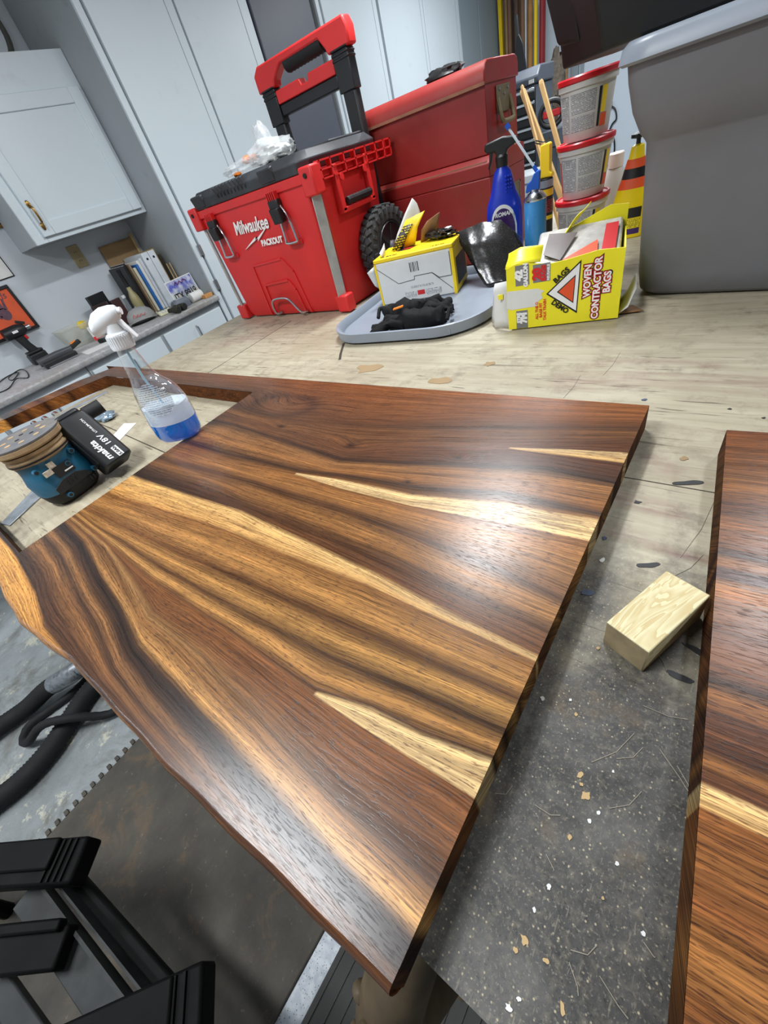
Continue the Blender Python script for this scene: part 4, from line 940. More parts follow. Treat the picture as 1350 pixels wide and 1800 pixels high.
def seam2(pts):
    m_ = MB()
    for (xa, za), (xb, zb) in zip(pts[:-1], pts[1:]):
        L_ = math.hypot(xb - xa, zb - za); nx, nz = -(zb - za) / L_ * .0007, (xb - xa) / L_ * .0007
        m_.prism([(xa + nx, za + nz), (xb + nx, zb + nz), (xb - nx, zb - nz), (xa - nx, za - nz)], -0.0021, -0.0012, 'y')
    m_.build('flap_seam', plastic('seam_grey', (70, 68, 66), .8), TBX)
seam2([(-w2 + .008, .118), (-0.062, .062), (-0.002, .066), (-0.002, .076), (0.062, .076), (0.084, .058), (w2 - .012, .058), (w2 - .012, .127)]); seam2([(0.062, .0745), (w2 - .014, .018)])
MB().bx(0.0, 0.026, -0.0017, -0.0006, 0.016, 0.030).build('logo_patch', m_redp, TBX)
for xa, xb in ((-0.045, -0.004), (0.030, 0.085)): MB().bx(xa, xb, -0.0017, -0.0006, 0.012, 0.030).build('small_print', m_fine, TBX)
MB().bx(-0.02, 0.06, -0.0017, -0.0006, 0.040, 0.047).build('small_print', m_fine, TBX)
text('lettering', '12 BAGS', 0.017, m_printk, TBX, frame((-0.088, 0.020, ht + 0.0002), (1, 0, 0), (0, 1, 0)), 0.2, 0.0003, 'CENTER', 0.0004)
text('lettering', '12 BAGS', 0.013, m_printk, TBX, frame((0.085, 0.020, ht + 0.0002), (1, 0, 0), (0, 1, 0)), 0.1, 0.0003)
MB().bx(-0.04, 0.05, 0.012, 0.020, ht, ht + 0.0006).build('small_print', m_finey, TBX)
MB().bx(w2 + 0.0012, w2 + 0.0022, 0.02, dp - .01, 0.02, 0.10).build('dark_print', m_printk, TBX)
def sheet(name, pts, m, parent, th=0.0012, n=7, seed=1, amp=0.004):
    """bent torn card from a 2-row outline: left edge points and right edge points"""
    A, B = pts; V = []; k = len(A)
    for i in range(k):
        for j in range(n):
            t_ = j / (n - 1); p = Vector(A[i]).lerp(Vector(B[i]), t_)
            p += Vector((0, 0, 1)) * amp * mnoise.noise(p * 40 + Vector((seed, 0, 0))) + Vector((0, 1, 0)) * amp * mnoise.noise(p * 30 + Vector((0, seed, 0)))
            V.append(tuple(p))
    F = [(i * n + j, i * n + j + 1, (i + 1) * n + j + 1, (i + 1) * n + j) for i in range(k - 1) for j in range(n - 1)]
    mb = MB(); mb.add(V, F); o = mb.build(name, m, parent, smooth=True)
    s_ = o.modifiers.new('thickness', 'SOLIDIFY'); s_.thickness = th; s_.offset = 0
    return o
sheet('torn_flap', ([(-0.09, 0.075, ht), (-0.065, 0.085, ht + .045), (-0.03, 0.10, ht + .095), (0.00, 0.11, ht + .128)], [(-0.015, 0.10, ht), (0.0, 0.105, ht + .04), (0.02, 0.115, ht + .078), (0.012, 0.115, ht + .112)]), m_card, TBX, 0.0012, 7, 3)
sheet('torn_flap', ([(-0.09, 0.073, ht), (-0.062, 0.082, ht + .040), (-0.028, 0.096, ht + .078)], [(-0.012, 0.096, ht + .002), (0.006, 0.10, ht + .048), (0.035, 0.112, ht + .088)]), m_yel2, TBX, 0.001, 7, 5)
sheet('printed_strip', ([(-0.092, 0.070, ht + .002), (-0.066, 0.078, ht + .034), (-0.040, 0.088, ht + .062)], [(-0.050, 0.080, ht + .003), (-0.030, 0.086, ht + .036), (-0.006, 0.094, ht + .066)]), print_mat('yellow_on_black_print', (28, 27, 24), (236, 206, 40), 150, 40, .5), TBX, 0.001, 7, 17)
sheet('torn_flap', ([(0.0, 0.12, ht), (0.01, 0.12, ht + .035), (0.035, 0.12, ht + .06)], [(0.045, 0.15, ht + .0), (0.06, 0.15, ht + .03), (0.075, 0.14, ht + .07)]), m_brown, TBX, 0.0015, 7, 9, 0.008)
sheet('torn_flap', ([(-0.11, 0.02, ht), (-0.12, 0.03, ht + .012)], [(-0.11, 0.06, ht + .001), (-0.112, 0.07, ht + .03)]), m_card, TBX, 0.001, 5, 2)
MB().prism([(-0.07, 0.06), (-0.02, 0.055), (-0.005, 0.095), (-0.05, 0.1)], ht, ht + 0.0007, 'z').build('dark_print', m_printk, TBX)
MB().prism([(-0.05, 0.068), (-0.02, 0.064), (-0.012, 0.082), (-0.042, 0.088)], ht + 0.0004, ht + 0.001, 'z').build('red_print', m_redp, TBX)
# flap sticking out at the left
sheet('side_flap', ([(-w2, 0.0, 0.13), (-w2 - 0.028, -0.008, 0.115)], [(-w2, 0.002, 0.055), (-w2 - 0.012, -0.006, 0.070)]), m_card, TBX, 0.0012, 6, 4, 0.002)

# ------------------------------------------------------------------ black plastic bags spilling out
m_bag = NT('black_bag_film'); cc = m_bag.coord()
m_bag.base(m_bag.mix(m_bag.ramp(m_bag.noise(cc, 300, 3, 0.7), 0.6, 0.68, 0, 0.35), rgb(24, 24, 26), rgb(150, 130, 90)))
m_bag.rough(0.22); m_bag.b.inputs['Specular IOR Level'].default_value = 0.7; m_bag.bump(m_bag.noise(cc, 55, 4), 0.25, 0.003); m_bag = m_bag.m
BG = thing('black_trash_bag', 'shiny folded black trash bag draped from the torn yellow box onto the grey lid', 'bag', (-0.66, 1.40, 0.0095))
ctl = [[(-.83, 1.480, .150), (-.78, 1.490, .156), (-.72, 1.492, .156), (-.67, 1.492, .150), (-.60, 1.482, .105)],
       [(-.80, 1.420, .159), (-.76, 1.435, .166), (-.70, 1.445, .171), (-.654, 1.450, .168), (-.600, 1.440, .125)],
       [(-.768, 1.392, .128), (-.735, 1.385, .128), (-.690, 1.390, .122), (-.640, 1.402, .112), (-.575, 1.425, .092)],
       [(-.725, 1.364, .082), (-.700, 1.350, .072), (-.665, 1.358, .068), (-.620, 1.375, .060), (-.560, 1.412, .068)],
       [(-.672, 1.337, .020), (-.650, 1.330, .0125), (-.630, 1.335, .012), (-.610, 1.341, .0125), (-.588, 1.353, .018)]]
def lin_grid(ctl, n):
    rows = []
    for r in ctl:
        q = []
        for a_, b_ in zip(r[:-1], r[1:]): q += [Vector(a_).lerp(Vector(b_), k / n) for k in range(n)]
        rows.append(q + [Vector(r[-1])])
    out = []
    for ra, rb in zip(rows[:-1], rows[1:]): out += [[p.lerp(q_, k / n) for p, q_ in zip(ra, rb)] for k in range(n)]
    return out + [rows[-1]]
gs = lin_grid(ctl, 5); n1, n2 = len(gs), len(gs[0]); mbx = MB()
mbx.add([tuple(p + Vector((0.3, 0.4, 1)) * 0.0045 * mnoise.noise(p * 30) + Vector((0, 1, 0)) * 0.002 * mnoise.noise(p * 75 + Vector((3, 1, 0)))) for r in gs for p in r], [(i * n2 + j, i * n2 + j + 1, (i + 1) * n2 + j + 1, (i + 1) * n2 + j) for i in range(n1 - 1) for j in range(n2 - 1)])
o = PW(mbx, 'draped_film', m_bag, BG, smooth=True); s_ = o.modifiers.new('thickness', 'SOLIDIFY'); s_.thickness = 0.002; s_.offset = -1
PW(MB().loft(crumple((-.845, 1.400, .168), (.055, .030, .014), 12, 26, 14, .5, .1575, 3.5)), 'loose_fold', m_bag, BG, smooth=True)

# ------------------------------------------------------------------ black work gloves
m_glove = plastic('black_glove_fabric', (20, 20, 21), 0.8, 0, 0.35, 30, 0.9, 90, spec=.25)
def glove(name, label, base, heading, seed):
    G_ = thing(name, label, 'glove', (base[0], base[1], 0.0095), heading, 'black work gloves on the grey lid')
    rnd = random.Random(seed); mb = MB()
    def blobtube(pts, rs, n=14):
        P_ = spline(pts, 5); R_ = np.interp(np.linspace(0, 1, len(P_)), np.linspace(0, 1, len(rs)), rs)
        o = len(mb.v); mb.tube(P_, list(R_), n)
        mb.v[o:] = [tuple((Vector(v) + 0.011 * Vector((mnoise.noise(Vector(v) * 45 + Vector((seed, 0, 0))), mnoise.noise(Vector(v) * 45 + Vector((0, seed, 0))), mnoise.noise(Vector(v) * 45 + Vector((0, 0, seed)))))).to_tuple()) for v in mb.v[o:]]
        mb.v[o:] = [(v[0], v[1], max(0.001, v[2])) for v in mb.v[o:]]
    blobtube([(-.11, 0, .022), (-.06, .004, .024), (0, 0, .026), (.03, 0, .024)], [.022, .028, .030, .024])
    for k, (yy, ln) in enumerate(((-.026, .060), (-.009, .075), (.009, .072), (.026, .055))):
        blobtube([(.01, yy * .8, .022), (.05, yy * 1.2, .026 + .006 * (k % 2)), (.05 + ln * .6, yy * 1.5 + rnd.uniform(-.01, .01), .020), (.05 + ln, yy * 1.6 + rnd.uniform(-.015, .015), .012)], [.014, .0125, .011, .007], 9)
    blobtube([(-.03, -.025, .022), (.0, -.055, .020), (.03, -.080, .014)], [.016, .013, .008], 9)
    mb.build('shell', m_glove, G_, smooth=True, ang=80)
    c = MB(); o = 0
    blob2 = spline([(-.125, -.030, .020), (-.128, 0, .038), (-.125, .030, .020)], 6)
    c.tube(blob2, .006, 8); c.build('cuff', m_glove, G_, smooth=True)
    return G_
glove('work_glove', 'black work glove at the back of the pair on the grey lid', (-0.795, 1.115), math.radians(10), 4)
g2_ = glove('work_glove', 'black work glove with a small orange tag at the front of the grey lid', (-0.765, 1.020), math.radians(-163), 11)
MB().box((0.02, 0.004, 0.066), (0.030, 0.018, 0.003), (0.1, 0.1, 0.2)).build('orange_tag', m_orange, g2_)

# ------------------------------------------------------------------ contractor bag box
CB = thing('contractor_bag_box', 'torn open bright yellow contractor bag box with red lettering in front of the grey tote', 'box', (-0.454, 1.011, 0.0012), math.radians(12.6))
bw, bd, bh = 0.248, 0.20, 0.150
T_ = 0.003
fp = MB(); fp.prism([(0.004, 0.002), (bw, 0.002), (bw, bh - .006), (bw * .8, bh - .002), (bw * .55, bh - .010), (bw * .42, bh - .012), (bw * .25, bh - .006), (0.03, bh), (0.004, bh - .008)], 0.0, T_, 'y')
fp.build('front_panel', m_yel, CB)
MB().bx(bw - T_, bw, T_ + .0003, bd, 0.002, bh - .008).build('end_panel', m_yel, CB)
b = MB(); b.prism([(0.01, 0.002), (bw, 0.002), (bw, bh + .035), (bw * .85, bh + .040), (bw * .6, bh + .018), (bw * .3, bh - .006), (0.08, bh - .02), (0.01, bh - .05)], bd - T_, bd, 'y'); b.build('back_panel', m_yel, CB)
MB().bx(0.01, bw - T_, T_, bd - T_, 0.002, 0.005).build('bottom_panel', m_brown, CB)
sheet('end_flap', ([(0.006, 0.002, bh - .035), (-0.030, 0.030, bh - .045), (-0.045, 0.08, bh - .07)], [(0.006, 0.002, 0.004), (-0.034, 0.02, 0.004), (-0.052, 0.06, 0.006)]), m_card, CB, 0.002, 6, 6, 0.004)
MB().bx(-0.020, -0.008, 0.0075, 0.010, 0.075, 0.086).build('flap_mark', m_yel, CB)
sheet('bottom_flap', ([(bw + .001, 0.006, 0.010), (bw + .018, 0.012, 0.018), (bw + .030, 0.03, 0.050)], [(bw + .001, 0.10, 0.008), (bw + .016, 0.085, 0.030), (bw + .028, 0.065, 0.070)]), m_card, CB, 0.002, 6, 8, 0.003)
sheet('bottom_flap', ([(bw + .001, 0.02, 0.003), (bw + .05, 0.02, 0.004)], [(bw + .001, 0.07, 0.003), (bw + .03, 0.06, 0.004)]), m_brown, CB, 0.002, 6, 10, 0.001)
# the pack of folded bags inside, printed film
pk = MB(); pk.prism([(T_ + .004, 0.10), (bd - .008, 0.165), (bd - .008, 0.012), (T_ + .004, 0.012)], 0.055, bw - .008, 'x'); pk.build('bag_pack', plastic('printed_bag_film', (188, 184, 178), 0.25, 0, 0.15, 40, 0.2, 60), CB, bev=0.006)
sl = frame((0.165, 0.093, 0.1345), (0, 0.9325, 0.3612), (-1, 0, 0))
for nm, poly, mm, e in (('pack_print', [(-.062, -.062), (.07, -.066), (.07, -.040), (-.062, -.034)], m_redp, .0009), ('pack_print', [(-.06, -.030), (.02, -.026), (-.03, .045)], m_oranget, .0009), ('pack_print', [(-.03, .05), (.06, .02), (.075, .085), (.0, .09)], plastic('dark_brown_print', (62, 40, 30), .4), .0008)):
    q = MB().prism(poly, 0, e, 'z', sl @ Matrix.Translation((0, 0, 0.001))); q.build(nm, mm, CB)
sheet('side_flap', ([(0.02, bd - .004, bh - .03), (bw * .5, bd - .004, bh + .01), (bw * .68, bd - .004, bh + .055)], [(0.0, bd - .05, bh - .035), (bw * .42, bd - .06, bh - .006), (bw * .55, bd - .03, bh + .035)]), m_yel, CB, 0.002, 6, 14, 0.006)
sheet('top_flap', ([(0.002, 0.004, bh - .01), (0.03, 0.004, bh - .002), (0.08, 0.004, bh - .006)], [(0.004, 0.045, bh + .012), (0.03, 0.05, bh + .02), (0.08, 0.055, bh + .014)]), m_yel, CB, 0.002, 6, 21, 0.004)
F_ = lambda u, v, d=0.0: frame((u * bw, -0.0004 - d, v * bh), (0, 0, 1), (-1, 0, 0))       # lettering runs up the panel
def ptext(s, u, v, size, m, d=0.0, bold=0.0006, sx=1.0, shear=0.0): return text('lettering', s, size, m, CB, F_(u, v, d), shear, 0.0003, 'CENTER', bold, sx)
for s, u, v, sx in (('WOVEN', .725, .60, .92), ('CONTRACTOR', .805, .47, .95), ('BAGS', .885, .55, .92)):
    ptext(s, u, v, .0195, m_printk, 0.0, .0032, sx); ptext(s, u, v, .0195, m_redp, .0004, .0020, sx); ptext(s, u, v, .0195, m_printw, .0009, .0006, sx)
def tri(poly, m, d0, name='printed_triangle'): MB().prism([(u * bw, v * bh) for u, v in poly], -d0 - 0.0006, -d0, 'y').build(name, m, CB)
tri([(.375, .50), (.665, .90), (.650, .155)], m_printk, 0.0); tri([(.395, .503), (.655, .862), (.642, .195)], m_printw, .0003); tri([(.470, .51), (.625, .715), (.615, .315)], m_printk, .0006); tri([(.485, .51), (.618, .690), (.609, .340)], m_oranget, .0009)
for s, u, v, a in (('BAGS', .505, .735, 1), ('DEMO', .500, .285, -1)):
    M_ = frame((u * bw, -0.0012, v * bh), (.29 * bw, 0, a * .38 * bh), (-a * .38 * bh, 0, .29 * bw) if a > 0 else (.38 * bh, 0, .29 * bw))
    text('lettering', s, .0155, m_printk, CB, M_, 0, .0003, 'CENTER', .0005)
tri([(0.10, .68), (.225, .68), (.225, .97), (0.10, .97)], m_greyp, 0.0, 'print_block')
ptext('42', .135, .83, .022, m_printw, .0006, .0016); ptext('GALLON', .195, .82, .0125, m_printw, .0006, .0008)
tri([(0.26, .69), (.41, .69), (.41, .94), (0.26, .94)], m_greyp, 0.0, 'print_block')
ptext('20', .295, .81, .024, m_redp, .0006, .0018); ptext('BAGS', .355, .81, .0135, m_redp, .0006, .0008); ptext('REUSABLE', .395, .81, .0075, m_printw, .0006, .0003)
tri([(0.095, .02), (.205, .02), (.205, .30), (0.095, .30)], m_greyp, 0.0, 'print_block')
ptext('STRE', .12, .19, .011, m_printw, .0006, .0008); ptext('7M', .17, .18, .020, m_printw, .0006, .0014)
for k, s in enumerate(('ALL THE D', 'BAGS FIT', 'TALK TRASH')): ptext(s, .292 + .036 * k, .27, .0085, m_oranget, .0002, .0003)
tri([(0.004, .36), (.02, .62), (.30, .60), (.36, .55), (.33, .52), (.345, .45), (.31, .42), (.29, .34), (.05, .33)], m_card, 0.0, 'torn_patch')

# ------------------------------------------------------------------ stacked pails with red lids
m_pail = plastic('white_pail_plastic', (206, 204, 200), 0.4, 0, 0.06, 10, dirt=(150, 138, 120), dirt_amt=0.3)
m_plid = plastic('red_pail_lid', (196, 28, 38), 0.35)
def pail(label, loc, rz, tilt):
    Pp = thing('pail', label, 'pail', loc, group='red-lidded pails stacked on the bench', rot=(tilt[0], tilt[1], rz))
    MB().lathe([(0.060, 0.0), (0.062, 0.003), (0.0735, 0.110), (0.0735, 0.114), (0.079, 0.116), (0.0795, 0.128), (0.076, 0.130)], 40).build('tub', m_pail, Pp, smooth=True)
    MB().lathe([(0.081, 0.1285), (0.0835, 0.131), (0.084, 0.140), (0.081, 0.1435), (0.076, 0.1435), (0.073, 0.1405), (0.01, 0.1405)], 40).build('lid', m_plid, Pp, smooth=True)
    def lab(a0, a1, z0, z1, m, name):
        n = 12; rings = []
        r = lambda z: 0.062 + (0.0735 - 0.062) * (z - .003) / .107 + 0.0006
        v = []; 
        for i in range(n + 1):
            a = math.radians(a0 + (a1 - a0) * i / n)
            for z in (z0, z1): v += [(r(z) * math.cos(a), r(z) * math.sin(a), z)]
        MB().add(v, [(2 * i, 2 * i + 2, 2 * i + 3, 2 * i + 1) for i in range(n)]).build(name, m, Pp, smooth=True)
    lab(-158, -114, 0.022, 0.106, m_dense, 'label'); lab(-108, -52, 0.060, 0.106, m_dense, 'label'); lab(-108, -52, 0.022, 0.056, m_dense, 'label'); lab(-46, -40, 0.022, 0.106, m_printk, 'label')
    lab(-38, -26, 0.05, 0.106, m_yel2, 'label'); lab(-38, -20, 0.02, 0.048, m_oranget, 'label'); lab(-170, -162, 0.02, 0.10, m_redp, 'label')
    return Pp
pail('white pail with red lid at the bottom of the stack of three', (-0.500, 1.750, 0.0), 0.0, (0, 0))
pail('white pail with red lid in the middle of the stack of three', (-0.498, 1.750, 0.1435), 0.35, (0, 0))
pail('white pail with red lid and black print on top of the stack of three', (-0.500, 1.750, 0.289), -0.05, (0.0, 0.0))
# ------------------------------------------------------------------ blue trigger bottle
m_bluep = plastic('blue_bottle_plastic', (24, 52, 176), 0.3, 0, 0.08, 10)
m_violet = plastic('violet_label', (62, 34, 96), 0.4)
BS = thing('blue_spray_bottle', 'blue trigger spray bottle with black head in front of the red toolbox', 'spray bottle', (-0.690, 1.562, 0.0005), math.radians(15))
def ellr(w, d, z, cx=0, n=28): return [(cx + w * math.cos(2 * PI * i / n), d * math.sin(2 * PI * i / n), z) for i in range(n)]
MB().loft([ellr(.050, .032, .001), ellr(.056, .036, .008), ellr(.058, .037, .10), ellr(.058, .037, .165), ellr(.053, .035, .195), ellr(.040, .030, .222), ellr(.033, .027, .250), ellr(.026, .022, .275), ellr(.017, .017, .285), ellr(.016, .016, .292)]).build('bottle', m_bluep, BS, smooth=True, ang=60)
for k in range(5):
    for j in range(3): MB().sph((0.014 + j * .007, -.0265 + j * .004, .222 + k * .010), .0035, 8, 5).build('grip_dot', m_bluep, BS, smooth=True)
MB().lathe([(0.018, .288), (0.019, .312), (0.014, .318)], 20).build('collar', m_black, BS, smooth=True)
MB().prism([(-.050, .336), (-.046, .352), (.006, .358), (.045, .350), (.048, .336), (.020, .326), (.014, .312), (-.014, .312), (-.018, .328), (-.040, .328)], -.013, .013, 'y').build('spray_head', m_black, BS, bev=0.004)
MB().prism([(-.034, .330), (-.024, .330), (-.030, .306), (-.038, .288), (-.042, .290), (-.037, .308)], -.008, .008, 'y').build('trigger', m_black, BS, bev=0.002)
lb = MB(); n = 14; vv = []
for i in range(n + 1):
    t_ = -0.82 + 1.64 * i / n; x = .0575 * math.sin(t_); y = -.0372 * math.cos(t_); zt = .120 + .074 * math.sqrt(max(0, 1 - (t_ / .83) ** 2)); vv += [(x, y, .02), (x, y, zt)]
lb.add(vv, [(2 * i, 2 * i + 2, 2 * i + 3, 2 * i + 1) for i in range(n)]); lb.build('label', m_printw, BS, smooth=True)
lb = MB(); vv = []
for i in range(n + 1):
    t_ = -0.70 + 1.40 * i / n; x = .0580 * math.sin(t_); y = -.0377 * math.cos(t_); zt = .118 + .066 * math.sqrt(max(0, 1 - (t_ / .71) ** 2)); vv += [(x, y, .02), (x, y, zt)]
lb.add(vv, [(2 * i, 2 * i + 2, 2 * i + 3, 2 * i + 1) for i in range(n)]); lb.build('label', m_violet, BS, smooth=True)
text('lettering', 'ROMAN', .0155, m_printw, BS, frame((0.004, -.0386, .168), (1, 0, .03), (0, 0, 1)), 0.15, .0004, 'CENTER', .0005)

# ------------------------------------------------------------------ blue aerosol can with straw
m_can = plastic('sky_blue_enamel', (64, 142, 208), 0.32, 0.1, 0.06, 10)
AC = thing('aerosol_can', 'light blue aerosol can with a flip-up straw nozzle', 'spray can', (-0.571, 1.520, 0.0), math.radians(10))
MB().lathe([(0.030, 0.0005), (0.0325, .003), (0.0325, .190), (0.031, .194)], 32).build('can', m_can, AC, smooth=True)
MB().lathe([(0.0325, .190), (0.0335, .194), (0.031, .198), (0.022, .208), (0.014, .212), (0.013, .218)], 28).build('shoulder', m_chrome, AC, smooth=True)
MB().prism([(-.016, .214), (.013, .214), (.016, .258), (.010, .262), (-.002, .255), (-.010, .240), (-.022, .234), (-.026, .214), (-.020, .212)], -.010, .010, 'y').build('nozzle', plastic('blue_nozzle', (26, 86, 190), .4), AC, bev=0.002)
MB().tube([(.006, 0, .258), (-.074, 0, .378)], .0035, 8).build('straw', plastic('white_straw', (214, 226, 240), .3), AC, smooth=True)
MB().tube([(-.070, 0, .372), (-.077, 0, .383)], .0065, 8).build('straw_tip', plastic('blue_nozzle', (26, 86, 190), .4), AC, smooth=True)
MB().tube([(.012, 0, .249), (-.004, 0, .273)], .0052, 8).build('straw_socket', plastic('blue_nozzle', (26, 86, 190), .4), AC, smooth=True)

# ------------------------------------------------------------------ caulk gun with cartridge, sticks, glue bottles
CG = thing('caulk_cartridge', 'black and yellow adhesive cartridge with yellow cap standing between can and pails', 'cartridge', (-0.637, 1.800, 0.0))
MB().lathe([(0.0235, .001), (0.0235, .200), (0.020, .206)], 24).build('tube', m_printk, CG, smooth=True)
for z0, z1 in ((.155, .175), (.085, .097), (.02, .04)): MB().lathe([(0.0239, z0), (0.0239, z1)], 24, None, 1, 1, False, False).build('yellow_band', m_yel2, CG, smooth=True)
MB().lathe([(0.0240, .105), (0.0240, .145)], 24, None, 1, 1, False, False).build('red_print', print_mat('red_fine_print', (34, 34, 36), (196, 60, 60), 200, 50), CG, smooth=True)
MB().lathe([(0.0238, .180), (0.0238, .2005)], 24, None, 1, 1, False, False).build('clear_band', plastic('pale_band', (150, 160, 170), .3), CG, smooth=True)
MB().prism([(-.020, .207), (.024, .207), (.024, .216), (.015, .224), (.016, .295), (.010, .300), (-.016, .296), (-.018, .224), (-.022, .216)], -.014, .014, 'y').build('yellow_cap', m_yel2, CG, bev=0.003)
MB().tube(spline([(-.017, -.003, .300), (-.03, -.01, .306), (-.035, .0, .312), (-.01, .006, .303), (.012, .0, .308)], 5), .002, 6).build('wire', m_black, CG, smooth=True)
m_stick = plastic('pale_stick_wood', (206, 172, 118), 0.6, 0, 0.12, 14, 0.1, 60)
def stick(a, b, w_, label):
    a, b = Vector(a), Vector(b); d_ = b - a; L_ = d_.length
    S_ = thing('wooden_stick', label, 'stick', a, group='wooden sticks leaning behind the can', rot=d_.to_track_quat('Z', 'X').to_euler())
    MB().box((0, 0, L_ / 2), (w_, w_ * .55, L_), None, None, (.9, .9)).build('shaft', m_stick, S_, bev=w_ * .15)
    MB().box((0, 0, L_ + .004), (w_ * .8, w_ * .45, .008), None, None, (.6, .6)).build('worn_tip', m_stick, S_)
stick((-0.612, 1.90, 0.006), (-0.790, 1.99, 0.455), .014, 'thin wooden stick leaning left, nearest the red toolbox')
stick((-0.600, 1.99, 0.006), (-0.792, 2.00, 0.445), .024, 'wide wooden stick in the middle of the three leaning sticks')
stick((-0.590, 2.05, 0.006), (-0.745, 2.05, 0.452), .019, 'wooden stick leaning right behind the yellow cartridge cap')
WBt = thing('white_bottle', 'plain white plastic bottle behind the yellow glue bottle', 'bottle', (-0.447, 1.930, 0.0))
MB().loft([ellr(.036, .026, .001), ellr(.038, .028, .01), ellr(.037, .027, .13), ellr(.026, .022, .168), ellr(.0245, .0215, .174)]).build('bottle', m_pail, WBt, smooth=True, ang=60)
MB().lathe([(.0235, .175), (.0235, .212), (.021, .215)], 24).build('cap', plastic('pale_pink_cap', (222, 206, 196), .4), WBt, smooth=True)
GBt = thing('glue_bottle', 'yellow glue bottle with orange and black neck half hidden by the tote', 'bottle', (-0.352, 1.765, 0.0))
m_gly = plastic('yellow_bottle_plastic', (240, 208, 20), .35)
MB().loft([ellr(.052, .030, .001), ellr(.056, .032, .01), ellr(.054, .031, .10), ellr(.044, .029, .135)]).build('bottle', m_gly, GBt, smooth=True)
MB().loft([ellr(.0445, .0292, .1345), ellr(.036, .026, .160)]).build('shoulder', m_oranget, GBt, smooth=True)
MB().loft([ellr(.036, .026, .160), ellr(.030, .024, .185)]).build('black_band', m_black, GBt, smooth=True)
MB().loft([ellr(.030, .024, .185), ellr(.024, .021, .207)]).build('neck_band', m_oranget, GBt, smooth=True)
MB().lathe([(.022, .207), (.017, .236), (.009, .24)], 20).build('neck', m_gly, GBt, smooth=True)
MB().lathe([(.006, .238), (.006, .252), (.021, .256), (.021, .264), (.006, .268)], 20).build('tip', m_black, GBt, smooth=True)
for z0, z1, m_ in ((.058, .085, m_printk), (.030, .055, m_finey), (.012, .028, m_violet)):
    v_ = []
    for i in range(11):
        t_ = -.7 + 1.4 * i / 10
        for z in (z0, z1): v_.append((.0565 * math.sin(t_), -.0325 * math.cos(t_), z))
    MB().add(v_, [(2 * i, 2 * i + 2, 2 * i + 3, 2 * i + 1) for i in range(10)]).build('label', m_, GBt, smooth=True)

# ------------------------------------------------------------------ pine offcut on the bench
m_pine = NT('pine_offcut'); cc = m_pine.coord()
wv = m_pine.noise(m_pine.scale(cc, (9, 48, 30)), 1.0, 3, .5, .9)
band = m_pine.math('FRACT', m_pine.math('MULTIPLY', wv, 9))
m_pine.base(m_pine.mix(m_pine.ramp(band, .15, .9), rgb(208, 199, 160), rgb(192, 172, 126))); m_pine.rough(.6); m_pine.bump(m_pine.noise(m_pine.scale(cc, (20, 300, 300)), 1, 3), .1, .0005); m_pine = m_pine.m
a_ = math.radians(67.9)
OC = MB(); OC.bx(-.0448, .0448, -.0205, .0205, 0.0006, .0378)
m_end = plastic('pine_end_grain_shade', (150, 134, 102), .75, 0, .2, 60, .2, 160)  # end grain darkened further: that face's shade is put into the colour
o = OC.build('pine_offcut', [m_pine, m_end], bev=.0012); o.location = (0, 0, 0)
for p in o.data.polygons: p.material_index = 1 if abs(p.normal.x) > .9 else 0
PCEN = (0.0085, 0.2788, 0.0)
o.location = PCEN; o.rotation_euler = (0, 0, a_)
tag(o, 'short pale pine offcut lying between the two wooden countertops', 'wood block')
# ------------------------------------------------------------------ clear trigger bottle with blue liquid
def clear_mat(name, tint, edge=0.25):
    t = NT(name); t.n.remove(t.b)
    out = [n for n in t.n if n.bl_idname == 'ShaderNodeOutputMaterial'][0]
    tr_ = t.node('ShaderNodeBsdfTransparent'); tr_.inputs[0].default_value = rgb(*tint)
    gl = t.node('ShaderNodeBsdfGlossy'); gl.inputs['Roughness'].default_value = 0.06; gl.inputs[0].default_value = (0.95, 0.97, 1, 1)
    lw = t.node('ShaderNodeLayerWeight'); lw.inputs[0].default_value = edge
    bp = t.node('ShaderNodeBump'); bp.inputs['Strength'].default_value = 0.25; bp.inputs['Distance'].default_value = 0.004
    t.link(t.noise(t.coord(), 45, 3), bp.inputs['Height']); t.link(bp.outputs[0], gl.inputs['Normal']); t.link(bp.outputs[0], lw.inputs['Normal'])
    mx = t.node('ShaderNodeMixShader'); t.link(t.math('MULTIPLY_ADD', lw.outputs['Facing'], 0.75, 0.05), mx.inputs[0]); t.link(tr_.outputs[0], mx.inputs[1]); t.link(gl.outputs[0], mx.inputs[2])
    t.link(mx.outputs[0], out.inputs[0])
    return t.m
m_clear = clear_mat('clear_bottle_plastic', (252, 254, 255))
def thin_mix(name, clear, body, tint, c, rough=.2):
    """light passes straight through in part, the rest is scattered both ways"""
    t = NT(name); t.n.remove(t.b); out = [n for n in t.n if n.bl_idname == 'ShaderNodeOutputMaterial'][0]
    a_ = t.node('ShaderNodeBsdfTransparent'); a_.inputs[0].default_value = rgb(*tint)
    d_ = t.node('ShaderNodeBsdfDiffuse'); d_.inputs[0].default_value = rgb(*c); e_ = t.node('ShaderNodeBsdfTranslucent'); e_.inputs[0].default_value = rgb(*c)
    m1 = t.node('ShaderNodeMixShader'); m1.inputs[0].default_value = body; t.link(e_.outputs[0], m1.inputs[1]); t.link(d_.outputs[0], m1.inputs[2])
    m2 = t.node('ShaderNodeMixShader'); m2.inputs[0].default_value = 1 - clear; t.link(a_.outputs[0], m2.inputs[1]); t.link(m1.outputs[0], m2.inputs[2])
    t.link(m2.outputs[0], out.inputs[0]); return t.m
m_liq = thin_mix('blue_cleaner', .40, .5, (116, 206, 255), (26, 160, 255)); m_foam = thin_mix('white_foam', .15, .6, (235, 245, 255), (244, 250, 255))
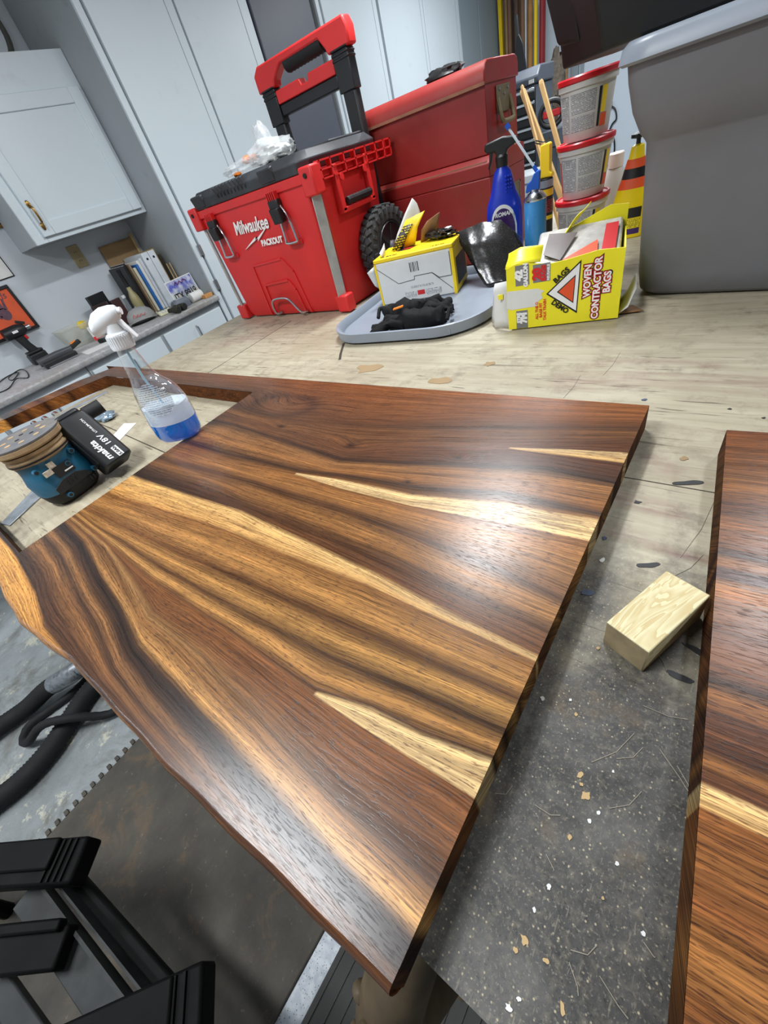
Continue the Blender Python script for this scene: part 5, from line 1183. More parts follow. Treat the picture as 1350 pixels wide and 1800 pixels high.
SB = thing('spray_bottle', 'clear trigger spray bottle half full of blue cleaner and foam', 'spray bottle', (-0.985, 0.336, 0.0445), rot=Matrix.Rotation(math.radians(5.5), 3, Vector((-math.sin(yaw), math.cos(yaw), 0))).to_euler())
# local x towards the right of the bottle: baked into the meshes
RB = Matrix.Rotation(yaw, 4, 'Z') @ Matrix.Diagonal((1.04, 1.04, 0.87, 1))
prof = [(0.001, .040, 0), (0.004, .047, 0), (0.020, .0515, 0), (0.060, .053, 0), (0.100, .051, 0), (0.130, .046, -.002), (0.150, .039, -.005), (0.165, .031, -.009), (0.180, .0255, -.012), (0.205, .0215, -.014), (0.232, .018, -.015), (0.240, .0165, -.015), (0.252, .0165, -.015)]
def bring(z, r, cx, n=32, dy=0.72, k=1.0): return [(cx + r * k * math.cos(2 * PI * i / n), r * k * dy * math.sin(2 * PI * i / n), z) for i in range(n)]
def pr(z): 
    zs = [p[0] for p in prof]; return float(np.interp(z, zs, [p[1] for p in prof])), float(np.interp(z, zs, [p[2] for p in prof]))
zz = [p[0] for p in prof]; zf = sorted(set(list(np.linspace(0.004, 0.252, 34)) + [0.001]))
MB().loft([bring(z, pr(z)[0], pr(z)[1], 36, 0.74 if z < .17 else 0.74 + .26 * min(1, (z - .17) / .04)) for z in zf], True, False, True, RB).build('bottle', m_clear, SB, smooth=True, ang=80)
LV = 0.052
MB().loft([bring(z, pr(z)[0], pr(z)[1], 32, 0.74, .955) for z in list(np.linspace(0.003, LV, 8))], True, True, True, RB).build('blue_liquid', m_liq, SB, smooth=True, ang=60)
rg = []
for z in np.linspace(LV + .0005, 0.098, 9):
    r_, c_ = pr(z); ring = bring(z, r_, c_, 32, 0.74, .95)
    if z > .085: ring = [(x, y, zz_ + .010 * mnoise.noise(Vector((x * 40, y * 40, 3)))) for x, y, zz_ in ring]
    rg.append(ring)
MB().loft(rg, True, True, True, RB).build('foam', m_foam, SB, smooth=True, ang=60)
MB().tube([RB @ Vector(p) for p in ((-.015, 0, .25), (-.012, 0, .17), (.008, .002, .02))], .0026, 8).build('dip_tube', plastic('pale_blue_tube', (170, 206, 226), .3), SB, smooth=True)
vv = []; n = 16
for i in range(n + 1):
    t_ = -1.0 + 2.0 * i / n
    for s_ in (-1, 1):
        z = 0.122 + s_ * .040 * math.sqrt(max(0.0, 1 - (t_) ** 2)); r_, c_ = pr(z); a = -PI / 2 + t_ * .75
        vv.append(tuple(RB @ Vector((c_ + r_ * 1.004 * math.cos(a), r_ * .744 * math.sin(a), z))))
t = NT('label_print_film'); lb_ = print_mat('bottle_label_print', (226, 232, 238), (70, 84, 120), 230, 60, .42); lb_.node_tree.nodes['Principled BSDF'].inputs['Alpha'].default_value = 0.55
MB().add(vv, [(2 * i, 2 * i + 2, 2 * i + 3, 2 * i + 1) for i in range(n)]).build('label', lb_, SB, smooth=True)
RC = RB @ Matrix.Translation((-.015, 0, 0))
cl = MB(); cl.lathe([(.0215, .246), (.0225, .250), (.0205, .279), (.018, .282)], 36, RC)
for k in range(30):
    a = 2 * PI * k / 30; cl.box((0, 0, 0), (.0022, .0022, .026), None, RC @ Matrix.Translation((.0216 * math.cos(a), .0216 * math.sin(a), .264)) @ Matrix.Rotation(a, 4, 'Z'))
cl.build('ribbed_collar', m_white, SB, smooth=True)
def hring(x, zc, hw, hz, n=16): return [(x, hw * math.cos(2 * PI * i / n), zc + hz * math.sin(2 * PI * i / n)) for i in range(n)]
RH = RC @ Matrix.Diagonal((0.66, 0.95, 1, 1))
MB().loft([hring(-.056, .292, .010, .008), hring(-.052, .296, .0165, .018), hring(-.036, .304, .0185, .024), hring(-.010, .310, .018, .026), hring(.016, .316, .016, .021), hring(.030, .320, .013, .0155), hring(.034, .320, .011, .013)], True, True, True, RH).build('trigger_head', m_white, SB, smooth=True, ang=50)
MB().lathe([(.017, .280), (.015, .300)], 20, RC).build('head_neck', m_white, SB, smooth=True)
MB().prism([(.018, .304), (.030, .304), (.036, .292), (.050, .268), (.053, .262), (.049, .263), (.036, .280), (.026, .292)], -.008, .008, 'y', RH).build('trigger', m_white, SB, bev=.002)
MB().lathe([(.008, 0), (.008, .012)], 12, RH @ Matrix.Translation((.033, 0, .321)) @ Matrix.Rotation(PI / 2, 4, 'Y')).build('nozzle', m_white, SB, smooth=True)

# ------------------------------------------------------------------ cordless sander standing on its head
m_teal = plastic('teal_tool_plastic', (24, 92, 122), 0.42, 0, 0.12, 12, 0.1, 150, dirt=(120, 112, 96), dirt_amt=0.25)
m_dustw = plastic('dusty_tan', (164, 138, 104), 0.85, 0, 0.25, 30, 0.3, 90)
m_pad = plastic('grey_sanding_pad', (92, 92, 94), 0.85, 0, 0.2, 40, 0.4, 220, dirt=(150, 126, 96), dirt_amt=0.35)
SA = thing('cordless_sander', 'teal and black cordless sander standing upside down with its dusty pad up', 'sander', (-1.185, 0.108, 0.002), math.radians(8))
def srr(w_, d_, r, z, cx=0, cy=0): return [(x + cx, y + cy, z) for x, y in rrect(w_, d_, r, 5)]
MB().loft([srr(.085, .10, .03, .001), srr(.105, .118, .04, .010), srr(.118, .130, .045, .035)]).build('rubber_grip', m_blackrub, SA, smooth=True, ang=60)
MB().loft([srr(.1185, .131, .045, .034), srr(.122, .134, .048, .060), srr(.112, .122, .046, .085), srr(.112, .120, .05, .100), srr(.120, .126, .056, .112)]).build('housing', m_teal, SA, smooth=True, ang=60)
MB().prism([(-.045, .034), (-.045, .050), (-.02, .060), (.012, .060), (.035, .045), (.038, .034)], .0600, .0625, 'x').build('grip_panel', m_blackrub, SA, bev=.002)
for k in range(3): MB().box((.0632, -.012 + k * .009, .047), (.002, .003, .012)).build('vent_slot', m_dark_gap, SA)
for k in range(3): MB().box((.0622, .028 + k * .008, .026), (.003, .003, .010)).build('vent_slot', m_dark_gap, SA)
MB().bx(.0590, .0622, -.022, .018, .064, .090).build('rating_plate', m_printk, SA); MB().bx(.0620, .0626, -.004, .016, .070, .073).build('plate_print', m_printw, SA)
for y, z, w_, h_ in ((-.026, .086, .030, .012), (-.016, .097, .014, .014)): MB().bx(.0575, .0618, y - w_ / 2, y + w_ / 2, z - h_ / 2, z + h_ / 2).build('sticker', plastic('worn_sticker', (190, 178, 160), .7, 0, .3, 160), SA)
for y, z in ((-.048, .100), (.036, .100), (-.030, .022), (.048, .040), (.012, .082)):
    MB().tube([(.052, y, z), (.0635, y, z)], .006, 12).build('screw_boss', m_teal, SA, smooth=True); MB().tube([(.060, y, z), (.0640, y, z)], .0040, 10).build('screw', m_dark_gap, SA)
MB().lathe([(.060, .110), (.066, .114), (.067, .124), (.062, .128), (.066, .132), (.066, .138)], 36).build('skirt', m_dustw, SA, smooth=True)
MB().lathe([(.0675, .117), (.0675, .121)], 36, None, 1, 1, False, False).build('skirt_slot', m_dark_gap, SA, smooth=True)
MB().lathe([(.052, .136), (.070, .142), (.0735, .146), (.0735, .155), (.071, .158), (.002, .158)], 44).build('backing_pad', m_dustw, SA, smooth=True)
MB().lathe([(.0735, .157), (.0735, .1605), (.002, .1608)], 44).build('hook_pad', m_pad, SA, smooth=True)
for k in range(8):
    a = 2 * PI * k / 8 + .3; MB().lathe([(.0065, .1600), (.0065, .1612), (.0045, .1614)], 12, Matrix.Translation((.042 * math.cos(a), .042 * math.sin(a), 0))).build('dust_hole', m_dustw, SA)
for k in range(3):
    a = 2 * PI * k / 3 + .9; MB().lathe([(.005, .1600), (.005, .1613), (.003, .1614)], 10, Matrix.Translation((.018 * math.cos(a), .018 * math.sin(a), 0))).build('pad_screw', m_dark_gap, SA)
MB().tube(spline([(.00, .045, .128), (.01, .085, .134), (.02, .115, .138), (.028, .138, .140)], 5), [.020] * 6 + [.017] * 5 + [.0155] * 5, 14).build('dust_port', m_dustw, SA, smooth=True)
MB().tube([(.0245, .125, .139), (.038, .165, .141)], .0165, 16).build('port_end', m_blackrub, SA, smooth=True)
# battery pack leaning against the side
BM = Matrix.Translation((.044, .092, .083)) @ Matrix.Rotation(math.radians(-32), 4, 'Y')
MB().loft([[(x, y, z) for x, y in rrect(.066, .074, .012, 4)] for z in (-.072, .068)] , True, True, True, BM).build('battery', m_black, SA, bev=.006)
MB().loft([[(x, y, z) for x, y in rrect(.055, .060, .012, 4)] for z in (.066, .080)], True, True, True, BM).build('battery_end', m_black, SA, bev=.005)
MB().box((-.002, -.025, .0), (.05, .03, .10), None, BM).build('battery_slide', m_black, SA, bev=.004)
def btext(body, y, z, size, m, bold=.0004, shear=.1, d=.0336): return text('lettering', body, size, m, SA, BM @ frame((d, y, z), (0, 0, 1), (0, -1, 0)), shear, .0004, 'CENTER', bold)
btext('makita', -.014, -.034, .021, m_printw, .0006, .2); btext('18V', .011, -.018, .019, m_printw, .0003)
MB().box((.0334, .011, -.053), (.0006, .014, .026), None, BM).build('label_bar', m_printw, SA); btext('5.0Ah', .011, -.053, .0105, m_printk, .0003, .1, .0338); btext('LITHIUM-ION', .011, .026, .0072, m_printw, .0001, .1)
# ------------------------------------------------------------------ bits lying in the opening
def strip(name, poly, z0, z1, m, label, cat):
    o = MB().prism(poly, z0, z1, 'z').build(name, m, bev=.0004, seg=1); tag(o, label, cat); return o
m_scr = plastic('scratched_steel', (150, 156, 162), 0.4, 0.6, 0.25, 40, 0.1, 90)
strip('paint_scraper', [(-1.275, -.052), (-1.232, -.042), (-1.33, .125), (-1.42, .115)], .0006, .0035, m_scr, 'grey steel scraper blade half under the cordless sander', 'scraper')
strip('label_card', [(-1.365, .252), (-1.325, .278), (-1.392, .378), (-1.452, .362)], .0006, .0014, m_paper, 'narrow white paper card lying between sander and spray bottle', 'card')
o = MB().loft(crumple((-1.60, .365, .010), (.055, .028, .010), 15, 24, 12, .5, .0008, 4)).build('crumpled_foil', plastic('silver_blue_foil', (168, 188, 204), .25, .7, .2, 60), smooth=True, ang=25); tag(o, 'small crumpled piece of silver foil behind the sander nozzle', 'foil')
strip('steel_ruler', [(-2.0, .165), (-1.965, .16), (-1.905, .50), (-1.93, .508)], .0006, .0025, plastic('pale_steel', (176, 184, 192), .35, .5, .1, 30), 'long pale steel ruler along the left side of the opening', 'ruler')
for k in range(3):
    o = MB().tube([(-1.968 + k * .012, .235 + k * .036, .014), (-1.92 + k * .012, .232 + k * .036, .014)], .011, 12).build('drill_socket', m_chrome, smooth=True); tag(o, ('shiny steel socket lying on the ruler, nearest of three', 'shiny steel socket lying on the ruler, middle of three', 'shiny steel socket lying on the ruler, farthest of three')[k], 'socket', 'sockets on the ruler')

# ------------------------------------------------------------------ carved leg under the bench corner
m_oldw = plastic('old_carved_wood', (86, 72, 52), 0.6, 0, 0.3, 20, 0.5, 70)
LG = spline([(-.105, -.010, -.10), (-.108, -.060, -.16), (-.118, -.125, -.26), (-.125, -.150, -.36), (-.120, -.120, -.52), (-.115, -.085, -.72), (-.118, -.110, -.86), (-.120, -.125, -.895)], 5)
q = MB().tube(LG, list(np.interp(np.linspace(0, 1, len(LG)), [0, .2, .38, .5, .7, .85, .95, 1], [.030, .034, .040, .037, .024, .018, .026, .030])), 16)
lg = PW(q, 'leg', m_oldw, WB, smooth=True); lg['label'] = 'old carved wooden leg with curved knee'
for k, (x, y, z, r) in enumerate(((-.118, -.150, -.235, .016), (-.090, -.150, -.24, .013), (-.145, -.135, -.245, .013), (-.118, -.172, -.29, .014), (-.095, -.172, -.285, .010), (-.142, -.168, -.285, .010), (-.118, -.185, -.335, .012))):
    c = PW(MB().sph((x, y, z), (r, r * .8, r * 1.3), 10, 7), 'carved_boss', m_oldw, WB, smooth=True); c.parent = lg
# ------------------------------------------------------------------ floor mats, hose, stand
def mat_mat():
    t = NT('dirty_rubber_mat'); co = t.coord()
    n1 = t.noise(co, 5, 6, .7); n2 = t.noise(co, 55, 5, .7)
    c = t.mix(t.ramp(n1, .35, .7), rgb(58, 54, 48), rgb(86, 80, 70)); c = t.mix(t.ramp(t.noise(co, 7, 6, .75, .5), .54, .72, 0, .75), c, rgb(118, 92, 62)); c = t.mix(t.ramp(n2, .62, .75, 0, .6), c, rgb(140, 130, 112))
    t.base(c); t.rough(.7); t.bump(t.math('ADD', n1, n2), .35, .004); return t.m
m_mat = mat_mat()
MT = thing('floor_mat', 'dark dirty rubber floor mat in front of the bench', 'mat', (-0.88, -0.55, -BZ))
PW(MB().bx(-1.335, -.425, -1.45, .75, -BZ + .0005, -BZ + .011), 'sheet', m_mat, MT, bev=.003)
for k in range(70): PW(MB().box((-1.348, -1.44 + k * .031, -BZ + .0055), (.020, .012, .008)), 'edge_rib', m_mat, MT)
MT2 = thing('floor_mat', 'dark ribbed floor mat under the near corner of the bench', 'mat', (0.5, -0.4, -BZ))
m_mat2 = plastic('dark_ribbed_mat', (62, 62, 60), .7, 0, .15, 8, .3, 80)
PW(MB().bx(-.372, 1.4, -1.45, .75, -BZ + .0005, -BZ + .009), 'sheet', m_mat2, MT2, bev=.003)
for k in range(60): PW(MB().bx(-.372 + k * .0295, -.372 + k * .0295 + .012, -1.45, .75, -BZ + .009, -BZ + .0125), 'rib', m_mat2, MT2)
m_spk = NT('brightened_floor_speckle'); ck = m_spk.coord(); vk_ = m_spk.voro(ck, 190); m_spk.base(m_spk.mix(m_spk.ramp(vk_.outputs[0], .16, .24, .85, 0), m_spk.mix(m_spk.ramp(m_spk.noise(ck, 60, 4), .4, .6), rgb(214, 220, 226), rgb(186, 194, 204)), rgb(50, 58, 76))); m_spk.rough(.45); m_spk = m_spk.m
FS = MB().bx(-.4235, -.3735, -1.45, .75, -BZ + .0004, -BZ + .003).build('added_floor_strip', m_spk); tag(FS, 'bright white speckled strip added over the floor between the two dark mats', 'added strip')  # strip added to brighten the speckled floor seen between the mats
def hose(name, pts, r, label, pitch=.012):
    P_ = spline(pts, 14); 
    # even spacing
    d_ = [0]
    for a, b in zip(P_[:-1], P_[1:]): d_.append(d_[-1] + (b - a).length)
    L_ = d_[-1]; n = int(L_ / pitch * 2); S_ = np.linspace(0, L_, n); xyz = [np.interp(S_, d_, [p[k] for p in P_]) for k in range(3)]
    Q = [(xyz[0][i], xyz[1][i], xyz[2][i]) for i in range(n)]
    o = MB().tube(Q, [r if i % 2 else r * .90 for i in range(n)], 14).build(name, m_hose, smooth=True, ang=80); tag(o, label, 'hose'); return o
m_hose = plastic('black_hose', (20, 20, 21), .8, 0, .15, 20)
f0 = -BZ
hose('vacuum_hose', [(-1.75, .10, f0 + .040), (-1.75, -.113, f0 + .040), (-1.70, -.324, f0 + .040), (-1.655, -.42, f0 + .040), (-1.605, -.52, f0 + .040), (-1.59, -.62, f0 + .040), (-1.61, -.72, f0 + .040), (-1.66, -.9, f0 + .040)], .038, 'thick ribbed black vacuum hose curving past the edge of the floor mat')
HB_ = hose('vacuum_hose', [(-1.60, .05, f0 + .130), (-1.70, -.15, f0 + .134), (-1.749, -.303, f0 + .122), (-1.845, -.416, f0 + .085), (-1.90, -.517, f0 + .045), (-1.93, -.62, f0 + .042), (-1.96, -.80, f0 + .042)], .036, 'thick ribbed black vacuum hose wrapped with silver tape')
hose('air_hose', [(-1.40, -.16, f0 + .018), (-1.493, -.252, f0 + .018), (-1.53, -.33, f0 + .03), (-1.585, -.405, f0 + .098), (-1.655, -.480, f0 + .108), (-1.73, -.563, f0 + .04), (-1.79, -.585, f0 + .018), (-1.835, -.55, f0 + .018), (-1.82, -.47, f0 + .018), (-1.80, -.38, f0 + .018), (-1.81, -.28, f0 + .018)], .016, 'thin smooth black hose looping over the thick hose', .03)
MB().tube(spline([(-1.735, -.265, f0 + .1265), (-1.765, -.325, f0 + .117), (-1.822, -.39, f0 + .095)], 8), .0385, 16).build('silver_tape', plastic('duct_tape', (136, 140, 144), .3, .5, .3, 60, .4, 40), HB_, smooth=True)['label'] = 'silver duct tape wrapped round the hose'
# black stand low in the corner of the picture
ST = thing('folding_stand', 'black folding work stand with worn steel rails on the floor', 'stand', (-.65, -.43, -BZ))
m_std = plastic('stand_black_plastic', (9, 9, 9), .6, 0, .2, 20, .2, 100, spec=.12)
m_rail = plastic('worn_steel_rail', (60, 62, 62), .55, .1, .4, 12, .2, 60, spec=.2, dirt=(36, 36, 34), dirt_amt=.7)
def bar(a, b, w_, h_, z): 
    a, b = Vector(a), Vector(b); d_ = (b - a); return MB().box((0, 0, 0), (d_.length, w_, h_), None, Matrix.Translation(((a.x + b.x) / 2, (a.y + b.y) / 2, z)) @ Matrix.Rotation(math.atan2(d_.y, d_.x), 4, 'Z'))
PW(bar((-1.40, -.86), (-.775, -.393), .075, .045, -.472), 'cross_beam', m_std, ST, bev=.006); PW(bar((-1.2, -.697), (-.83, -.420), .052, .012, -.445), 'beam_pad', m_std, ST, bev=.004)
PW(bar((-.85, -.93), (-.395, -.335), .085, .045, -.472), 'cross_beam', m_std, ST, bev=.006); PW(bar((-.72, -.742), (-.43, -.365), .06, .012, -.445), 'beam_pad', m_std, ST, bev=.004)
for k in range(4): PW(MB().box((-.828 + k * .012, -.432 + k * .009, -.4475), (.004, .066, .006), (0, 0, .64)), 'beam_rib', m_std, ST)
for k in range(3): PW(MB().box((-.432 + k * .010, -.383 + k * .013, -.4475), (.005, .075, .006), (0, 0, .92)), 'beam_rib', m_std, ST)
PW(bar((-.885, -.520), (-.50, -.462), .060, .010, -.520), 'rail', m_rail, ST, bev=.002); PW(bar((-.885, -.492), (-.50, -.434), .006, .030, -.510), 'rail', m_rail, ST)
PW(bar((-.855, -.462), (-.46, -.398), .030, .020, -.555), 'rail', m_std, ST, bev=.006); PW(bar((-.86, -.475), (-.49, -.418), .004, .03, -.53), 'rail', m_rail, ST)
PW(bar((-.95, -.640), (-.55, -.56), .040, .020, -.530), 'rail', m_rail, ST, bev=.003)
PW(bar((-.82, -.585), (-.690, -.478), .060, .030, -.490), 'clamp_block', m_std, ST, bev=.005); PW(bar((-.85, -.57), (-.715, -.462), .018, .022, -.470), 'clamp_bar', m_std, ST, bev=.004)
for x, y in ((-1.36, -.83), (-1.22, -.73), (-.82, -.89), (-.74, -.79)): PW(MB().tube([(x, y, -.49), (x - .02, y - .05, -BZ + .001)], .018, 10), 'leg', m_std, ST, smooth=True)
# ------------------------------------------------------------------ things on and above the left counter
CZ = 0.0135
m_beige = plastic('beige_outlet', (176, 160, 120), .5)
OT = thing('wall_outlet', 'beige double wall outlet under the white wall cabinet', 'outlet', (-3.4, 1.257, .43))
MB().bx(.0005, .006, -.036, .036, -.060, .060).build('plate', m_beige, OT, bev=.003)
for z in (-.024, .024):
    MB().lathe([(.0165, .0055), (.0165, .0085)], 20, Matrix.Translation((0, 0, z)) @ Matrix.Rotation(PI / 2, 4, 'Y')).build('receptacle', m_beige, OT, smooth=True)
    for y in (-.006, .006): MB().bx(.0082, .0092, y - .0012, y + .0012, z - .005, z + .005).build('slot', m_dark_gap, OT)
PF = thing('handprint_picture', 'orange handprint picture in a black frame on the wall', 'picture', (-3.4, .60, .296))
MB().bx(.0005, .012, -.195, .195, -.115, .115).build('picture_sheet', plastic('orange_paper', (222, 92, 52), .7, 0, .1, 12), PF)
for nm, a in (('frame_bar', (-.205, .205, .105, .121)), ('frame_bar', (-.205, .205, -.121, -.105)), ('frame_bar', (-.205, -.190, -.105, .105)), ('frame_bar', (.190, .205, -.105, .105))):
    MB().bx(.0005, .020, *a).build(nm, m_black, PF, bev=.002)
m_ink = plastic('dark_violet_ink', (96, 70, 84), .7, 0, .3, 60)
def hand(cy, cz, s, flip=1):
    h = MB(); X_ = .0125
    h.loft([[(X_ - .001 + k * .0016, cy + flip * s * x, cz + s * z) for x, z in [(.030 * math.cos(2 * PI * i / 16), .034 * math.sin(2 * PI * i / 16)) for i in range(16)]] for k in (0, 1)])
    for x0, z0, x1, z1, w_ in ((-.022, .02, -.038, .075, .008), (-.008, .028, -.012, .092, .008), (.008, .028, .012, .090, .008), (.022, .02, .034, .072, .007), (.026, -.012, .062, .018, .009)):
        d_ = Vector((x1 - x0, z1 - z0)); n_ = Vector((-d_.y, d_.x)).normalized() * w_
        pp = [(x0 + n_.x, z0 + n_.y), (x0 - n_.x, z0 - n_.y), (x1 - n_.x * .7, z1 - n_.y * .7), (x1 + n_.x * .7, z1 + n_.y * .7)]
        h.prism([(cy + flip * s * a, cz + s * b) for a, b in pp], X_ - .001, X_ + .0006, 'x')
    h.build('handprint', m_ink, PF)
hand(.095, -.005, .95, -1); hand(-.06, -.02, .9, 1)
text('lettering', 'hands', .050, m_ink, PF, frame((.0126, .105, .078), (0, 1, 0), (0, 0, 1)), .25, .0004)
WP = thing('notice_sheet', 'white notice sheet with a dark edge on the wall beside the cabinet', 'notice', (-3.4, .80, .53))
MB().bx(.0005, .004, -.08, .07, -.085, .085).build('sheet', m_paper, WP); MB().bx(.0005, .005, -.082, .072, -.090, -.0852).build('edge_strip', m_dark_gap, WP); MB().bx(.0005, .005, .0702, .075, -.090, .085).build('edge_strip', m_dark_gap, WP)
GP = thing('gold_frame', 'small dark picture with a gold frame edge beside the wall cabinet', 'picture', (-3.4, .94, .70))
MB().bx(.0005, .016, -.07, .07, -.045, .055).build('frame', m_brass, GP, bev=.004); MB().bx(.0162, .018, -.055, .055, -.03, .04).build('print', m_dark_gap, GP)
CK = thing('hoop_ornament', 'dark round hoop leaning on top of the white wall cabinet', 'hoop', (-3.36, 1.43, 1.228))
MB().tube([(0, .15 * math.cos(2 * PI * i / 40), .153 + .15 * math.sin(2 * PI * i / 40)) for i in range(40)], .014, 8, None, True).build('ring', plastic('dark_hoop', (78, 78, 72), .7, 0, .2, 30), CK, smooth=True)
MB().lathe([(.137, 0), (.137, .004)], 40, Matrix.Translation((-.006, 0, .153)) @ Matrix.Rotation(PI / 2, 4, 'Y')).build('backing', m_wall, CK)

DR = thing('impact_driver', 'black cordless impact driver standing on its battery on the counter', 'power tool', (-3.30, .665, CZ), math.radians(0))
MB().bx(-.040, .040, -.045, .050, .001, .060).build('battery', m_black, DR, bev=.008)
MB().bx(-.036, .036, -.040, .046, .060, .075).build('battery_shoe', m_black, DR, bev=.005)
MB().loft([[(x + 0, y + .006, .074) for x, y in rrect(.036, .052, .014, 4)], [(x, y - .004, .115) for x, y in rrect(.034, .046, .014, 4)], [(x, y - .012, .160) for x, y in rrect(.038, .05, .014, 4)]]).build('handle', m_blackrub, DR, smooth=True, ang=60)
MB().loft([[(r_ * math.cos(2 * PI * i / 18), y, .190 + r_ * math.sin(2 * PI * i / 18)) for i in range(18)] for y, r_ in ((-.075, .020), (-.07, .032), (.01, .034), (.03, .030), (.05, .020))]).build('motor_housing', m_black, DR, smooth=True, ang=50)
MB().tube([(0, .05, .19), (0, .075, .19)], .012, 12).build('chuck', m_steel, DR, smooth=True)
MB().box((0, .020, .150), (.018, .018, .028), (.3, 0, 0)).build('trigger', m_redp, DR, bev=.004)
MB().box((0, .045, .222), (.012, .045, .016), (-.5, 0, 0)).build('belt_clip', m_black, DR, bev=.003)
MB().bx(.030, .034, -.03, .0, .185, .197).build('badge', m_printw, DR)

NG = thing('nail_gun', 'black and grey nailer lying on the counter with its magazine forward', 'power tool', (-2.99, .69, CZ), math.radians(-5))
MB().bx(-.012, .05, -.095, .085, .001, .030).build('magazine', m_black, NG, bev=.004)
MB().bx(.0502, .053, -.08, .085, .002, .008).build('magazine_rail', m_steel, NG)
MB().loft([[(x - .05, -.10, z + .030) for x, z in rrect(.04, .04, .012, 4)], [(x - .05, .01, z + .032) for x, z in rrect(.05, .044, .014, 4)], [(x - .05, .09, z + .030) for x, z in rrect(.04, .04, .012, 4)]]).build('motor_body', plastic('dark_grey_tool', (70, 72, 76), .45), NG, smooth=True, ang=50)
MB().box((-.055, .12, .045), (.03, .07, .022), (.25, 0, 0)).build('nose', m_black, NG, bev=.004)
MB().box((-.05, .115, .060), (.02, .03, .006), (.25, 0, 0)).build('orange_tab', m_orange, NG)
cb = MB().tube(spline([(-3.20, .36, .017), (-3.33, .45, .017), (-3.35, .51, .0175), (-3.27, .518, .019), (-3.13, .448, .017), (-3.24, .455, .021), (-3.34, .525, .022), (-3.34, .560, .018), (-3.15, .535, .017), (-2.98, .49, .017), (-3.08, .458, .021), (-2.93, .376, .017), (-2.96, .30, .017)], 8), .0028, 7).build('power_cord', m_black, smooth=True); tag(cb, 'thin black cord lying in loops on the counter', 'cord')
m_frost = film_mat('frosted_bin_plastic', (206, 208, 196), .30, .3)
BN = thing('clear_plastic_bin', 'see-through plastic bin on the counter against the wall', 'bin', (-3.28, .94, CZ))
MB().loft([[(x, y, .001) for x, y in rrect(.15, .19, .02, 4)], [(x, y, .11) for x, y in rrect(.18, .225, .025, 4)], [(x, y, .11) for x, y in rrect(.172, .217, .022, 4)], [(x, y, .004) for x, y in rrect(.142, .182, .018, 4)]]).build('tub', m_frost, BN, smooth=True, ang=50)
MB().loft([[(x, y, z) for x, y in rrect(.188, .233, .026, 4)] for z in (.105, .112)], False, False).build('lip', m_frost, BN)
o = MB().loft(crumple((-3.27, .985, .105), (.028, .03, .025), 3, 14, 9, .3)).build('yellow_spool', m_yel2, smooth=True); tag(o, 'yellow spool of tape resting in the see-through bin', 'spool')
CT = thing('parts_carton', 'small white and red parts carton standing before the see-through bin', 'carton', (-3.14, 1.015, CZ), math.radians(-20))
MB().bx(-.02, .02, -.055, .055, .001, .082).build('carton', m_card, CT, bev=.002); MB().bx(.0202, .0212, -.045, .045, .035, .075).build('label', m_fine, CT); MB().bx(.0202, .0215, -.054, .054, .004, .026).build('red_band', m_redp, CT)
MB().bx(.0214, .0220, -.040, .040, .011, .019).build('small_print', print_mat('white_on_red_print', (206, 36, 40), (236, 236, 236), 170, 60, .42), CT)
o = MB().prism([(-2.99, .80), (-2.82, .78), (-2.80, .98), (-2.93, 1.0)], CZ + .0005, CZ + .002, 'z').build('paper_sheet', m_paper); tag(o, 'loose white paper sheet on the counter', 'paper')
for k, (x, y, a, lb) in enumerate(((-2.98, .965, .3, 'small black parts box on the counter behind the white sheet, left one'), (-2.94, 1.045, .1, 'small black parts box on the counter behind the white sheet, right one'))):
    T9 = thing('parts_box', lb, 'box', (x, y, CZ), a); MB().bx(-.03, .03, -.035, .035, .001, .022).build('box', m_black, T9, bev=.003); MB().bx(-.024, .024, -.03, .03, .0222, .026).build('lid', plastic('smoked_lid', (84, 86, 88), .2), T9, bev=.002)
m_leather = plastic('dark_brown_leather', (52, 36, 34), .55, 0, .2, 20, .2, 90)
for k, (x, y, z1, wy, rz, m_, lb) in enumerate(((-3.20, 1.125, .165, .105, .25, m_leather, 'dark brown leather folder standing at the front of the counter folders'), (-3.27, 1.16, .215, .12, .15, m_black, 'tall black folder standing behind the brown leather folder'), (-3.22, 1.235, .155, .07, .2, plastic('plum_leather', (70, 44, 44), .5), 'reddish brown folder beside the black folder'))):
    T9 = thing('folder', lb, 'folder', (x, y, CZ), rz, 'dark folders on the counter'); MB().bx(-.012, .012, -wy / 2, wy / 2, .001, z1).build('cover', m_, T9, bev=.002); MB().bx(-.009, .009, -wy / 2 + .004, wy / 2 + .002, .004, z1 - .004).build('pages', m_paper, T9)
m_olg = plastic('olive_label_bottle', (150, 142, 100), .35, 0, .1, 20)
GB = thing('glass_bottle', 'slim dark bottle with a pale olive lower half beside the books', 'bottle', (-3.155, 1.335, CZ))
MB().lathe([(.030, .001), (.032, .006), (.032, .10), (.028, .135), (.016, .165), (.013, .19)], 24).build('bottle', m_olg, GB, smooth=True)
MB().lathe([(.0132, .19), (.0132, .275), (.015, .278), (.015, .29), (.012, .292)], 20).build('neck', m_black, GB, smooth=True)
GB2 = thing('glass_bottle', 'small clear glass bottle in front of the olive bottle', 'bottle', (-3.22, 1.300, CZ))
MB().lathe([(.022, .001), (.024, .005), (.024, .085), (.012, .11), (.011, .14)], 22).build('bottle', m_clear, GB2, smooth=True); MB().lathe([(.013, .14), (.013, .155), (.010, .157)], 18).build('cap', m_white, GB2, smooth=True)
HT = thing('baseball_cap', 'grey baseball cap with red script resting on the counter', 'cap', (-3.06, 1.265, CZ), math.radians(-25))
m_capg = plastic('grey_cap_cloth', (150, 150, 148), .8, 0, .08, 30, .3, 200)
